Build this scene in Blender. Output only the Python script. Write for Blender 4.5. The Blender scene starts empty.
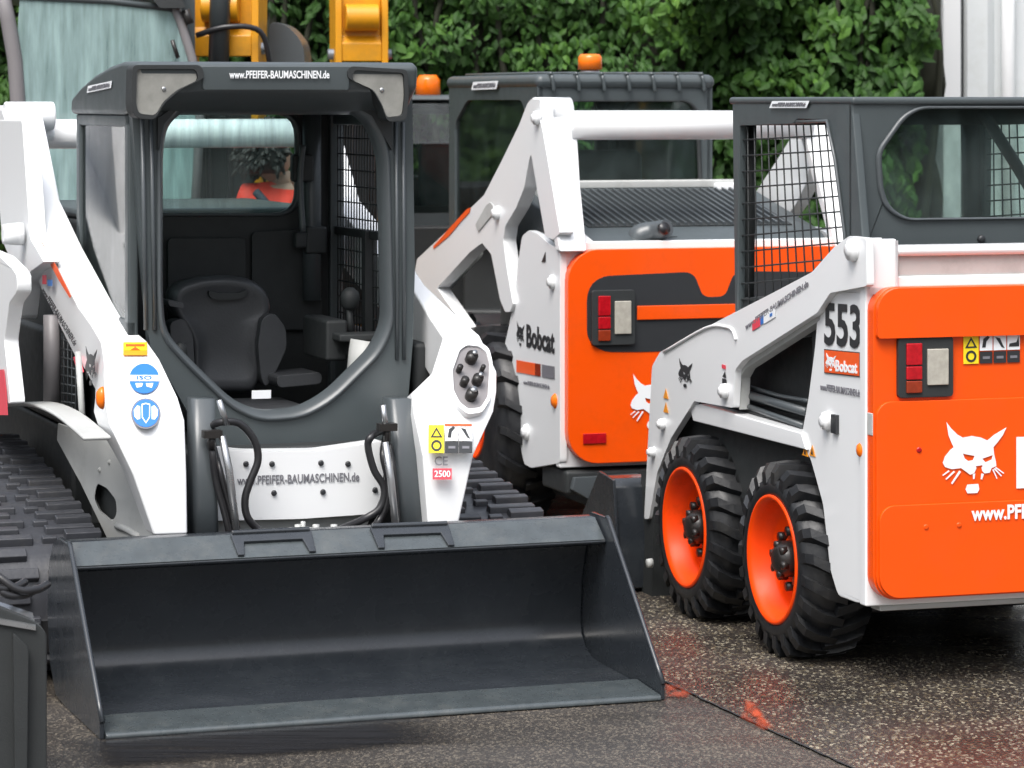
import bpy, bmesh, math, random
from mathutils import Vector, Matrix
from mathutils.geometry import tessellate_polygon
random.seed(7)
R=math.radians
sc=bpy.context.scene
COL=sc.collection
F=3100.0; H=1.85
# ------------------------------------------------------------------ materials
def _nt(name):
    m=bpy.data.materials.new(name); m.use_nodes=True
    nt=m.node_tree; b=nt.nodes['Principled BSDF']
    return m,nt,b
def mat(name,col,rough=.5,metal=0,var=.12,scale=6,bump=0,bscale=60,coat=0,rvar=.12,dirt=None,dscale=3,spec=.5):
    m,nt,b=_nt(name); N=nt.nodes; L=nt.links
    tc=N.new('ShaderNodeTexCoord')
    n=N.new('ShaderNodeTexNoise'); n.inputs['Scale'].default_value=scale; n.inputs['Detail'].default_value=6
    n.inputs['Roughness'].default_value=.65
    L.new(tc.outputs['Object'],n.inputs['Vector'])
    mx=N.new('ShaderNodeMix'); mx.data_type='RGBA'
    mx.inputs['A'].default_value=(*[c*(1-var) for c in col],1); mx.inputs['B'].default_value=(*[min(1,c*(1+var)) for c in col],1)
    L.new(n.outputs['Fac'],mx.inputs['Factor'])
    out=mx.outputs['Result']
    if dirt:
        n2=N.new('ShaderNodeTexNoise'); n2.inputs['Scale'].default_value=dscale; n2.inputs['Detail'].default_value=9; n2.inputs['Roughness'].default_value=.75
        L.new(tc.outputs['Object'],n2.inputs['Vector'])
        cr=N.new('ShaderNodeValToRGB'); cr.color_ramp.elements[0].position=.5; cr.color_ramp.elements[1].position=.78
        cr.color_ramp.elements[0].color=(0,0,0,1); cr.color_ramp.elements[1].color=(.75,.75,.75,1)
        L.new(n2.outputs['Fac'],cr.inputs['Fac'])
        m2=N.new('ShaderNodeMix'); m2.data_type='RGBA'; m2.inputs['B'].default_value=(*dirt,1)
        L.new(cr.outputs['Color'],m2.inputs['Factor']); L.new(out,m2.inputs['A']); out=m2.outputs['Result']
    L.new(out,b.inputs['Base Color'])
    mr=N.new('ShaderNodeMapRange'); mr.inputs['To Min'].default_value=max(.02,rough-rvar); mr.inputs['To Max'].default_value=min(1,rough+rvar)
    n3=N.new('ShaderNodeTexNoise'); n3.inputs['Scale'].default_value=scale*3.1; n3.inputs['Detail'].default_value=4
    L.new(tc.outputs['Object'],n3.inputs['Vector'])
    L.new(n3.outputs['Fac'],mr.inputs['Value']); L.new(mr.outputs['Result'],b.inputs['Roughness'])
    b.inputs['Metallic'].default_value=metal; b.inputs['Coat Weight'].default_value=coat
    b.inputs['Coat Roughness'].default_value=.12; b.inputs['Specular IOR Level'].default_value=spec
    if bump:
        bp=N.new('ShaderNodeBump'); bp.inputs['Strength'].default_value=bump; bp.inputs['Distance'].default_value=.004
        n4=N.new('ShaderNodeTexNoise'); n4.inputs['Scale'].default_value=bscale; n4.inputs['Detail'].default_value=3
        L.new(tc.outputs['Object'],n4.inputs['Vector']); L.new(n4.outputs['Fac'],bp.inputs['Height']); L.new(bp.outputs['Normal'],b.inputs['Normal'])
    return m
def glass(name,tint,mixd=.25,dcol=(.5,.62,.6),streak=False,rough=.05):
    m,nt,b=_nt(name); N=nt.nodes; L=nt.links
    out=N['Material Output']
    tr=N.new('ShaderNodeBsdfTransparent'); tr.inputs['Color'].default_value=(*tint,1)
    b.inputs['Base Color'].default_value=(*dcol,1); b.inputs['Roughness'].default_value=rough
    mx=N.new('ShaderNodeMixShader'); L.new(tr.outputs[0],mx.inputs[1]); L.new(b.outputs[0],mx.inputs[2])
    gl=N.new('ShaderNodeBsdfGlossy'); gl.inputs['Roughness'].default_value=rough
    fr=N.new('ShaderNodeFresnel'); fr.inputs['IOR'].default_value=1.5
    mx2=N.new('ShaderNodeMixShader'); L.new(fr.outputs[0],mx2.inputs[0]); L.new(mx.outputs[0],mx2.inputs[1]); L.new(gl.outputs[0],mx2.inputs[2])
    tc=N.new('ShaderNodeTexCoord'); mp=N.new('ShaderNodeMapping'); L.new(tc.outputs['Object'],mp.inputs['Vector'])
    mp.inputs['Scale'].default_value=(22,22,2.2) if streak else (8,8,5)
    n=N.new('ShaderNodeTexNoise'); n.inputs['Scale'].default_value=1.0; n.inputs['Detail'].default_value=7; n.inputs['Roughness'].default_value=.62
    L.new(mp.outputs[0],n.inputs['Vector'])
    mr=N.new('ShaderNodeMapRange'); mr.inputs['From Min'].default_value=.3; mr.inputs['From Max'].default_value=.7
    mr.inputs['To Min'].default_value=max(0,mixd-.22); mr.inputs['To Max'].default_value=min(1,mixd+.22)
    L.new(n.outputs['Fac'],mr.inputs['Value']); L.new(mr.outputs['Result'],mx.inputs[0])
    L.new(mx2.outputs[0],out.inputs['Surface'])
    return m
M={}
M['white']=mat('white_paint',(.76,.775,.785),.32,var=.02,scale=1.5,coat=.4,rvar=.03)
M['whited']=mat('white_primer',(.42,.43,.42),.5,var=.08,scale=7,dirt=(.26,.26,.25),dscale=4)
M['orange']=mat('orange_plastic',(.84,.080,.001),.36,var=.04,scale=3,coat=.28,rvar=.12,bump=.05,bscale=40,spec=.3,dirt=(.62,.075,.008),dscale=2.5)
M['orim']=mat('orange_rim_paint',(.86,.060,.002),.42,var=.08,scale=9,rvar=.1,spec=.25,dirt=(.40,.035,.004),dscale=5)
M['black']=mat('black_cab_paint',(.030,.034,.038),.36,var=.25,scale=5,bump=.05,bscale=160,rvar=.12,coat=.15)
M['grey']=mat('dark_grey_paint',(.062,.072,.078),.38,var=.18,scale=4,bump=.04,bscale=140,rvar=.12,coat=.15)
M['cabgrey']=mat('cab_grey_paint',(.056,.068,.072),.38,var=.15,scale=4,bump=.06,bscale=160,rvar=.14)
M['interior']=mat('interior_plastic',(.021,.024,.025),.6,var=.25,scale=8,bump=.15,bscale=220)
M['vinyl']=mat('seat_vinyl',(.052,.055,.060),.42,var=.2,scale=7,bump=.2,bscale=120)
M['rubber']=mat('tyre_rubber',(.012,.013,.015),.42,var=.35,scale=10,bump=.2,bscale=70,rvar=.18,dirt=(.040,.038,.034),dscale=7)
M['worn_lit']=mat('worn_wet_lit_bucket_paint',(.050,.060,.064),.30,var=.45,scale=16,rvar=.14,bump=.08,bscale=80,coat=.3,dirt=(.10,.105,.10),dscale=9)  # greyer bucket paint: part wear, part sky light painted onto the top rail
M['pillar']=mat('light_grey_pillar_paint',(.19,.18,.185),.45,var=.1)
M['track']=mat('track_rubber',(.034,.036,.042),.40,var=.35,scale=10,bump=.25,bscale=50,rvar=.2,dirt=(.065,.062,.058),dscale=8)
M['steel']=mat('bare_steel',(.45,.46,.47),.3,metal=.9,var=.15,scale=12)
M['hub']=mat('hub_black_oily',(.018,.016,.015),.35,var=.3,scale=20,bump=.2,bscale=90)
M['hose']=mat('hose_rubber',(.018,.018,.02),.35,var=.2,scale=20)
M['bucket']=mat('bucket_black_paint',(.020,.024,.029),.27,var=.3,scale=5,rvar=.12,bump=.05,bscale=60,coat=.3,dirt=(.035,.04,.044),dscale=5)
M['amber']=mat('amber_lens',(.85,.17,.006),.18,var=.15,scale=30)
M['redlens']=mat('red_lens',(.40,.006,.012),.15,var=.65,scale=55)
M['darkred']=mat('brown_red_lens',(.24,.03,.01),.2,var=.4,scale=50)
M['clear']=mat('ribbed_clear_lens',(.40,.38,.33),.15,var=.35,scale=45)
M['lamp']=mat('worklight_lens',(.27,.27,.25),.10,var=.6,scale=9,coat=1)
M['red']=mat('red_paint',(.42,.022,.018),.4,var=.15)
M['yellow']=mat('yellow_machine_paint',(.62,.27,.006),.4,var=.12,scale=5,dirt=(.30,.17,.02),dscale=4)
M['stickY']=mat('sticker_yellow',(.85,.66,.02),.4,var=.04)
M['stickO']=mat('sticker_orange',(.80,.10,.015),.4,var=.06)
M['stickK']=mat('sticker_black',(.025,.027,.03),.4,var=.1)
M['stickW']=mat('sticker_white',(.80,.82,.84),.4,var=.03)
M['stickB']=mat('sticker_blue',(.03,.17,.52),.35,var=.08)
M['stickG']=mat('sticker_grey',(.17,.17,.19),.4,var=.08)
M['stickR']=mat('sticker_red',(.70,.06,.09),.4,var=.08)
M['stickA']=mat('sticker_amber',(.80,.30,.02),.4,var=.08)
M['glassD']=glass('cab_glass_tinted',(.72,.84,.80),.04,(.08,.11,.11))
M['glassR']=glass('cab_glass_wet',(.80,.92,.90),.07,(.28,.36,.36),True)
M['glassW']=glass('wet_skylit_glass',(.62,.8,.79),.52,(.42,.58,.575),True,.05)  # wet streaks; the pale teal paints the reflected sky into the glass
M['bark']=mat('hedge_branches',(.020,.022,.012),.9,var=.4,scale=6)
M['skin']=mat('skin',(.42,.25,.18),.5,var=.06)
M['hair']=mat('dark_hair',(.025,.02,.018),.6,var=.4,scale=60,bump=.8,bscale=120)
M['jacket']=mat('red_jacket',(.75,.035,.012),.7,var=.08,scale=12)
M['trousers']=mat('dark_trousers',(.03,.035,.05),.8,var=.1)
# ------------------------------------------------------------------ frames
class Fr:
    """local frame of a machine: x across, y away, z up"""
    def __init__(s,ox,oy,th):
        s.o=(ox,oy); s.t=R(th); s.c=math.cos(s.t); s.s=math.sin(s.t)
    def on(s,px,py,**k):
        a=(px-512)/F; b=-(py-100)/F; ox,oy=s.o; (ax,v),=k.items()
        if ax=='x': d=(v+ox*s.c+oy*s.s)/(a*s.c+s.s)
        elif ax=='y': d=(v-ox*s.s+oy*s.c)/(-a*s.s+s.c)
        else: d=(v-H)/b
        X=a*d-ox; Y=d-oy
        return Vector((X*s.c+Y*s.s,-X*s.s+Y*s.c,H+b*d))
    def tr(s,pts,**k): return [s.on(p[0],p[1],**k) for p in pts]
def root(name,fr,label,cat,group=None):
    o=bpy.data.objects.new(name,None); COL.objects.link(o)
    o.location=(fr.o[0],fr.o[1],0); o.rotation_euler=(0,0,fr.t); o.empty_display_size=.2
    o['label']=label; o['category']=cat
    if group: o['group']=group
    return o
def tag(o,label=None,cat=None,kind=None,group=None):
    if label:o['label']=label
    if cat:o['category']=cat
    if kind:o['kind']=kind
    if group:o['group']=group
    return o
# ------------------------------------------------------------------ mesh builder
class MB:
    def __init__(s): s.v=[]; s.f=[]; s.mi=[]; s.sm=[]; s.cur=0; s.mats=[]
    def use(s,m):
        if m not in s.mats: s.mats.append(m)
        s.cur=s.mats.index(m); return s
    def add(s,vs,fs,smooth=False):
        n=len(s.v); s.v+= [Vector(v) for v in vs]
        for f in fs: s.f.append([n+i for i in f]); s.mi.append(s.cur); s.sm.append(smooth)
        return s
    def box(s,a,b,rot=None,piv=None):
        x0,y0,z0=a; x1,y1,z1=b
        vs=[Vector(p) for p in ((x0,y0,z0),(x1,y0,z0),(x1,y1,z0),(x0,y1,z0),(x0,y0,z1),(x1,y0,z1),(x1,y1,z1),(x0,y1,z1))]
        if rot is not None:
            pv=Vector(piv) if piv else sum(vs,Vector())/8
            vs=[pv+rot@(v-pv) for v in vs]
        return s.add(vs,[(0,3,2,1),(4,5,6,7),(0,1,5,4),(1,2,6,5),(2,3,7,6),(3,0,4,7)])
    def poly(s,loops,off):
        """planar loops (first outer, rest holes) extruded by vector off"""
        off=Vector(off); flat=[Vector(p) for l in loops for p in l]
        tris=tessellate_polygon([[Vector(p) for p in l] for l in loops])
        n=len(flat); vs=flat+[p+off for p in flat]
        fs=[]
        nrm=None
        for t in tris:
            a,b,c=[flat[i] for i in t]
            nn=(b-a).cross(c-a)
            if nn.length<1e-12: continue
            if nn.dot(off)>0: t=(t[0],t[2],t[1])
            fs.append(tuple(t)); fs.append(tuple(n+i for i in reversed(t)))
        k=0
        for l in loops:
            m=len(l)
            for i in range(m):
                j=(i+1)%m; fs.append((k+i,k+j,n+k+j,n+k+i))
            k+=m
        return s.add(vs,fs)
    def loft(s,rings,closed=True,caps=True,smooth=True):
        m=len(rings[0]); vs=[p for r in rings for p in r]; fs=[]
        for i in range(len(rings)-1):
            for j in range(m if closed else m-1):
                k=(j+1)%m
                fs.append((i*m+j,i*m+k,(i+1)*m+k,(i+1)*m+j))
        if caps and closed:
            fs.append(tuple(reversed(range(m)))); fs.append(tuple((len(rings)-1)*m+j for j in range(m)))
        return s.add(vs,fs,smooth)
    def tube(s,pts,r,seg=12,smoothpath=0,caps=True):
        P=[Vector(p) for p in pts]
        if smoothpath: P=catmull(P,smoothpath)
        rings=[]; up=Vector((0,0,1)); prev=None
        for i,p in enumerate(P):
            t=(P[min(i+1,len(P)-1)]-P[max(i-1,0)]).normalized()
            if prev is None:
                a=t.orthogonal().normalized()
            else:
                a=(prev-t*prev.dot(t)); a=a.normalized() if a.length>1e-6 else t.orthogonal().normalized()
            prev=a; b=t.cross(a)
            if isinstance(r,(list,tuple)):
                q_=i/(len(P)-1)*(len(r)-1); k_=min(int(q_),len(r)-2); rr=r[k_]+(r[k_+1]-r[k_])*(q_-k_)
            else: rr=r
            rings.append([p+a*math.cos(2*math.pi*k/seg)*rr+b*math.sin(2*math.pi*k/seg)*rr for k in range(seg)])
        return s.loft(rings,caps=caps)
    def cyl(s,c,axis,r,h,seg=24,r2=None):
        c=Vector(c); ax=Vector(axis).normalized(); return s.tube([c,c+ax*h],[r,r if r2 is None else r2],seg)
    def lathe(s,prof,c,seg=40,axis='x',smooth=True,caps=True):
        """prof: (axial, radius) list, about the axis"""
        c=Vector(c); rings=[]
        for a,r in prof:
            ring=[]
            for k in range(seg):
                t=2*math.pi*k/seg
                u,w=math.cos(t)*r,math.sin(t)*r
                ring.append(c+(Vector((a,u,w)) if axis=='x' else Vector((u,a,w)) if axis=='y' else Vector((u,w,a))))
            rings.append(ring)
        return s.loft(rings,caps=caps,smooth=smooth)
    def build(s,name,m=None,parent=None,bevel=0,seg=2,ang=35,sub=0,label=None):
        me=bpy.data.meshes.new(name); me.from_pydata([tuple(v) for v in s.v],[],s.f)
        ml=s.mats if s.mats else [m]
        for q in ml: me.materials.append(q if not isinstance(q,str) else M[q])
        if s.mats: me.polygons.foreach_set('material_index',s.mi)
        me.polygons.foreach_set('use_smooth',s.sm)
        bm=bmesh.new(); bm.from_mesh(me); bmesh.ops.recalc_face_normals(bm,faces=bm.faces); bm.to_mesh(me); bm.free()
        me.update()
        o=bpy.data.objects.new(name,me); COL.objects.link(o)
        if parent is not None: o.parent=parent
        if bevel:
            b=o.modifiers.new('b','BEVEL'); b.width=bevel; b.segments=seg; b.limit_method='ANGLE'; b.angle_limit=R(ang); b.use_clamp_overlap=True
            b.harden_normals=False
            me.polygons.foreach_set('use_smooth',[True]*len(me.polygons))
            try:
                w=o.modifiers.new('w','WEIGHTED_NORMAL'); w.keep_sharp=True
            except Exception: pass
        if sub:
            q=o.modifiers.new('s','SUBSURF'); q.levels=sub; q.render_levels=sub
        if label:o['label']=label
        return o
def catmull(P,n):
    out=[]
    for i in range(len(P)-1):
        p0=P[max(i-1,0)];p1=P[i];p2=P[i+1];p3=P[min(i+2,len(P)-1)]
        for k in range(n):
            t=k/n
            out.append(.5*((2*p1)+(p2-p0)*t+(2*p0-5*p1+4*p2-p3)*t*t+(3*p1-p0-3*p2+p3)*t**3))
    out.append(P[-1]); return out
def rrect(x0,z0,x1,z1,r,n=5):
    out=[]
    for cx,cz,a0 in ((x1-r,z1-r,0),(x0+r,z1-r,90),(x0+r,z0+r,180),(x1-r,z0+r,270)):
        for k in range(n+1):
            a=R(a0+90*k/n); out.append((cx+r*math.cos(a),cz+r*math.sin(a)))
    return out
def round_loop(pts,r=.02,n=4):
    """round the corners of a polygon given as Vectors"""
    out=[]; m=len(pts)
    for i in range(m):
        p=pts[i]; a=pts[i-1]-p; b=pts[(i+1)%m]-p
        q=min(r,a.length*.45,b.length*.45)
        A=p+a.normalized()*q; B=p+b.normalized()*q
        for k in range(n+1):
            t=k/n; out.append(A*(1-t)**2+p*2*t*(1-t)+B*t*t)
    return out
# ------------------------------------------------------------------ decals
class Dec:
    """affine patch: o lower left, x lower right, z upper left, n outward normal (all local)"""
    def __init__(s,o,x,z,n,lift=.002):
        s.o=Vector(o)+Vector(n).normalized()*lift; s.x=Vector(x)-Vector(o); s.z=Vector(z)-Vector(o); s.n=Vector(n).normalized()
    def p(s,u,v,l=0): return s.o+s.x*u+s.z*v+s.n*l
    def quad(s,mb,u0,v0,u1,v1,l=0,t=.0012):
        mb.poly([[s.p(u0,v0,l),s.p(u1,v0,l),s.p(u1,v1,l),s.p(u0,v1,l)]],s.n*t)
    def poly(s,mb,pts,l=0,t=.0012,holes=()):
        mb.poly([[s.p(u,v,l) for u,v in pts]]+[[s.p(u,v,l) for u,v in h] for h in holes],s.n*t)
    def disc(s,mb,cu,cv,ru,rv,l=0,t=.0012,n=24,r0=0):
        ring=[(cu+ru*math.cos(2*math.pi*k/n),cv+rv*math.sin(2*math.pi*k/n)) for k in range(n)]
        if r0:
            h=[(cu+ru*r0*math.cos(2*math.pi*k/n),cv+rv*r0*math.sin(2*math.pi*k/n)) for k in range(n)]
            s.poly(mb,ring,l,t,[h])
        else: s.poly(mb,ring,l,t)
_tc={}
def text_mesh(txt,bold=.0):
    key=(txt,bold)
    if key in _tc: return _tc[key]
    cu=bpy.data.curves.new('t','FONT'); cu.body=txt; cu.resolution_u=3; cu.offset=bold; cu.fill_mode='BOTH'; cu.extrude=.001
    o=bpy.data.objects.new('t',cu); COL.objects.link(o)
    dg=bpy.context.evaluated_depsgraph_get(); me=o.evaluated_get(dg).to_mesh()
    vs=[v.co.copy() for v in me.vertices]; fs=[tuple(p.vertices) for p in me.polygons]
    o.evaluated_get(dg).to_mesh_clear()
    bpy.data.objects.remove(o); bpy.data.curves.remove(cu)
    x0=min(v.x for v in vs);x1=max(v.x for v in vs);y0=min(v.y for v in vs);y1=max(v.y for v in vs)
    z1=max(v.z for v in vs)
    vs=[((v.x-x0)/(x1-x0),(v.y-y0)/(y1-y0),1 if v.z>0 else 0) for v in vs]
    _tc[key]=(vs,fs); return _tc[key]
def text_on(mb,dec,txt,u0=0,v0=0,u1=1,v1=1,bold=.02,l=.0,t=.0014):
    vs,fs=text_mesh(txt,bold)
    mb.add([dec.p(u0+(u1-u0)*a,v0+(v1-v0)*b,l+t*c) for a,b,c in vs],fs)
# the cat head emblem in a unit square
_C=[(360,115),(372,190),(390,235),(400,255),(380,270),(352,305),(340,338),(352,362),(390,375),(440,370),(460,385),(490,408),(512,400),(525,372),(520,362),(555,358),(560,362),(553,370),(556,390),(570,403),(598,400),(608,375),(634,365),(632,340),(622,300),(618,260),(640,235),(670,195),(690,153),(625,190),(585,222),(550,205),(500,195),(450,203),(420,185),(385,150)]
_EL=[(450,290),(475,297),(515,305),(505,328),(480,332),(460,318)]
_ER=[(556,322),(615,303),(608,328),(575,342)]
_W=[[(372,380),(378,386),(342,410),(338,406)],[(400,384),(408,390),(360,432),(355,428)],[(430,384),(440,390),(392,458),(386,452)],[(612,385),(618,380),(640,432),(636,435)],[(620,380),(627,376),(665,418),(660,422)],[(626,374),(634,370),(678,404),(674,408)],[(505,405),(518,402),(514,432),(506,432)],[(552,402),(566,406),(556,436),(548,434)],[(475,462),(535,460),(540,490),(530,510),(475,510),(465,488)]]
def cat_on(mb,dec,u0=0,v0=0,u1=1,v1=1,fine=True):
    f=lambda P:[(u0+(u1-u0)*(x-338)/352.,v0+(v1-v0)*(510-y)/395.) for x,y in P]
    dec.poly(mb,f(_C),holes=[f(_EL),f(_ER)])
    for w in _W: dec.poly(mb,f(w))
def warn_sticker(mb,d,n=3):
    """yellow column with triangle, then n white/dark pictogram columns"""
    w=1/(n+1.15)
    mb.use('stickY'); d.quad(mb,0,0,w*1.1,1)
    mb.use('stickK')
    d.poly(mb,[(w*.12,.55),(w*.98,.55),(w*.55,.92)],l=.0014,holes=[[(w*.30,.60),(w*.80,.60),(w*.55,.82)]])
    d.disc(mb,w*.55,.26,w*.38,.2,l=.0014,r0=.62)
    for k in range(n):
        a=w*1.15+w*k
        mb.use('stickW'); d.quad(mb,a+.01,.44,a+w-.01,1)
        mb.use('stickK'); d.quad(mb,a+.01,0,a+w-.01,.4)
        h=[[(.2,.55),(.45,.55),(.5,.75),(.75,.9),(.6,.95),(.3,.85)],[(.15,.9),(.35,.75),(.6,.55),(.85,.5),(.7,.62),(.5,.85)],[(.15,.55),(.9,.55),(.85,.9),(.7,.7),(.2,.66)]][k%3]
        d.poly(mb,[(a+w*x,y) for x,y in h],l=.0014)
        mb.use('stickG'); d.quad(mb,a+w*.25,.15,a+w*.75,.24,l=.0014)
# ------------------------------------------------------------------ shared parts
def make_tyre(parent,cx,cy,r,w,rimr,side=-1,nlug=20,name='wheel'):
    """wheel with outer face at x=cx, axis along x; side -1: outer face looks to -x"""
    wh=MB(); s=-side
    c=Vector((cx,cy,r))
    # tyre casing
    prof=[(0.018,rimr),(0.004,rimr+.012),(0,rimr+.03),(.004,(r+rimr)/2),(.018,r-.055),(.04,r-.034),(.07,r-.026),(w-.07,r-.026),(w-.04,r-.034),(w-.018,r-.055),(w,(r+rimr)/2),(w-.01,rimr+.02),(w-.03,rimr)]
    T=MB(); rings=[]
    T.lathe([(a*s,q) for a,q in prof]+[(prof[0][0]*s,prof[0][1])],c,seg=64,caps=False)
    for k in range(nlug):
        for half in (0,1):
            t0=2*math.pi*(k+.5*half)/nlug
            # lug: from the shoulder to just past the middle, sweeping back
            a0,a1=(0.0,w*.56) if half==0 else (w,w*.44)
            sweep=.16*s*1.0
            st=[(a0,-.02,r-.075,r-.036),(a0+(a1-a0)*.12,0,r-.045,r-.006),(a0+(a1-a0)*.5,sweep*.55,r-.03,r),(a1,sweep,r-.03,r)]
            rg=[]
            for a,dt,ri,ro in st:
                hw=.017/r*1.15
                q=[]
                for tt,rr in ((-hw*1.15,ri),(hw*1.15,ri),(hw*.85,ro),(-hw*.85,ro)):
                    th=t0+dt*(1)+tt
                    q.append(c+Vector((a*s,math.cos(th)*rr,math.sin(th)*rr)))
                rg.append(q)
            T.loft(rg,smooth=False)
    root_=T.build('wheel','rubber',parent)
    root_.name=name
    rim=MB()
    p=[(.012,rimr+.014),(.0,rimr+.012),(-.002,rimr+.002),(.012,rimr-.008),(.03,rimr-.018),(.075,rimr-.028),(.082,rimr-.045),(.085,.085),(.072,.07),(.072,0.001)]
    rim.lathe([(a*s,q) for a,q in p],c,seg=56,caps=False)
    ro=rim.build('rim','orim',root_)
    hb=MB()
    hb.lathe([(.09*s,.062),(.045*s,.06),(.02*s,.045),(.012*s,.03),(.012*s,.001)],c,seg=24)
    for k in range(8):
        a=2*math.pi*k/8
        hb.cyl(c+Vector((.084*s,math.cos(a)*.092,math.sin(a)*.092)),(-s,0,0),.016,.03,8)
    for k in range(6):
        a=2*math.pi*k/6+.3
        hb.cyl(c+Vector((.04*s,math.cos(a)*.048,math.sin(a)*.048)),(-s,0,0),.014,.022,6)
    hb.build('hub','hub',root_)
    if rimr>.17:
        vs=MB(); a=R(235); vs.cyl(c+Vector((.07*s,math.cos(a)*(rimr-.04),math.sin(a)*(rimr-.04))),(-s,0,0),.009,.03,8)
        vs.build('valve','stickK',root_)
    return root_
def mesh_grid(mb,P,nu,nv,r=.0025):
    """wire grid on the bilinear patch P(u,v)"""
    for i in range(nu+1):
        mb.tube([P(i/nu,0),P(i/nu,1)],r,5)
    for j in range(nv+1):
        mb.tube([P(0,j/nv),P(1,j/nv)],r,5)
SITE='www.PFEIFER-BAUMASCHINEN.de'
# ================================================================== MACHINE A : track loader facing the camera
A=Fr(-.36,9.26,19.6)
ra=root('track_loader',A,'white and black tracked loader facing forward with an open cab and wide black bucket','loader')
on=A.on
YF=1.2     # cab front plane
# --- cab frame (front surround with opening)
outer=A.tr([(128,74),(412,74),(415,270),(413,340),(408,402),(390,437),(340,448),(270,453),(228,450),(206,440),(191,418),(150,345),(140,232),(132,112)],y=YF)
opening=round_loop(A.tr([(160,150),(164,122),(180,106),(205,102),(345,100),(372,116),(386,150),(390,325),(378,352),(332,398),(302,415),(260,418),(232,405),(190,365),(163,335),(160,300)],y=YF),.06,4)
c=MB(); c.poly([outer,opening],(0,.055,0)); cab=c.build('cab_frame','cabgrey',ra,bevel=.010,seg=2)
# inner black liner ring round the opening
ctr=sum(opening,Vector())/len(opening)
l1=[p+Vector((0,-.004,0))+(ctr-p)*.00 for p in opening]; l2=[p+(ctr-p)*.035+Vector((0,.012,0)) for p in opening]
def ringloft(mb,loops): 
    n=len(loops[0]); vs=[p for l in loops for p in l]; fs=[]
    for i in range(len(loops)-1):
        for j in range(n): k=(j+1)%n; fs.append((i*n+j,i*n+k,(i+1)*n+k,(i+1)*n+j))
    mb.add(vs,fs,True)
c=MB(); o3=[p+(p-ctr)*.03+Vector((0,-.004,0)) for p in opening]; o4=[p+(p-ctr)*.012+Vector((0,-.016,0)) for p in opening]
ringloft(c,[o3,o4,[p+Vector((0,-.014,0)) for p in opening],l2,[p+(ctr-p)*.04+Vector((0,.06,0)) for p in opening]])
c.build('door_seal','grey',cab)
# vertical ribs beside the opening
c=MB()
for px in (142,151): c.tube([on(px,118,y=YF-.004),on(px+2,230,y=YF-.004),on(px+4,330,y=YF-.004)],.008,8)
for px in (396,403): c.tube([on(px,122,y=YF-.004),on(px+1,250,y=YF-.004),on(px+1,360,y=YF-.004)],.007,8)
c.build('trim_strip','grey',cab)
# --- roof with visor
XL,XR=on(133,100,y=YF).x-.005, on(412,100,y=YF).x+.005
YB=2.10
c=MB()
prof=[(1.06,1.962),(1.10,1.976),(1.30,1.978),(1.50,1.964),(1.75,1.935),(1.98,1.895),(YB+.03,1.858),(YB+.04,1.82),(YB+.04,1.80),(1.3,1.80),(1.18,1.815),(1.075,1.885)]
rings=[]
for x,sh in ((XL-.012,.0),(XL+.02,.0),(XR-.055,0),(XR-.025,0)):
    rings.append([Vector((x,y,z)) for y,z in prof])
c.loft(rings,smooth=False); roof=c.build('roof','cabgrey',ra,bevel=.018,seg=3)
c=MB(); d=Dec(on(88,93,x=XL-.012),on(112,88,x=XL-.012),on(89,86,x=XL-.012),(-1,0,0),.003); c.use('stickW'); d.quad(c,0,0,1,1); c.use('stickG'); text_on(c,d,SITE,.06,.2,.94,.8,l=.0016); c.build('roof_sticker',None,roof)
# black strip above the opening, painting in the visor's shade
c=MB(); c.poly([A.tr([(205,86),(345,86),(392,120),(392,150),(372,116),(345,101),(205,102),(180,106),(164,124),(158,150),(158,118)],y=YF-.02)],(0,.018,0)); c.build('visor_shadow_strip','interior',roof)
# worklights
for nm,pts in (('l',[(137,69),(196,69),(199,80),(178,90),(164,102),(156,116),(139,114),(136,104)]),('r',[(354,70),(404,73),(405,96),(403,116),(387,118),(382,104),(374,90),(352,80)])):
    P=round_loop(A.tr(pts,y=1.055),.015,3)
    cc=sum(P,Vector())/len(P)
    h=MB(); h.poly([[cc+(p-cc)*1.17+Vector((0,.0,0)) for p in P],[cc+(p-cc)*1.0 for p in P]],(0,.09,0)); wl=h.build('worklight','interior',ra,bevel=.004)
    h=MB(); h.poly([[cc+(p-cc)*.99+Vector((0,.010,0)) for p in P]],(0,.02,0))
    h.build('lens','lamp',wl,bevel=.006)
    h=MB()
    for f in (.25,.5,.75):
        pass
    q=on(pts[3][0]-14 if nm=='l' else pts[7][0]+30,pts[0][1]+20,y=1.062); h.lathe([(0,.002),(.0,.007),(.004,.008)],q,16,'y'); h.build('reflector','steel',wl)
d=Dec(on(229,78.5,y=1.060),on(329,78.5,y=1.060),on(229,70.5,y=1.060),(0,-1,0),.004)
# front face of the visor leans; hold the letters on a thin black strip just proud of it
c=MB(); c.use('cabgrey'); c.poly([A.tr([(200,66.5),(352,66.5),(350,90),(203,90)],y=1.063)],(0,.05,0)); st=c.build('visor_face','cabgrey',roof,bevel=.008)
c=MB(); text_on(c,d,SITE,bold=.02); c.build('lettering','stickW',st)
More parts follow.
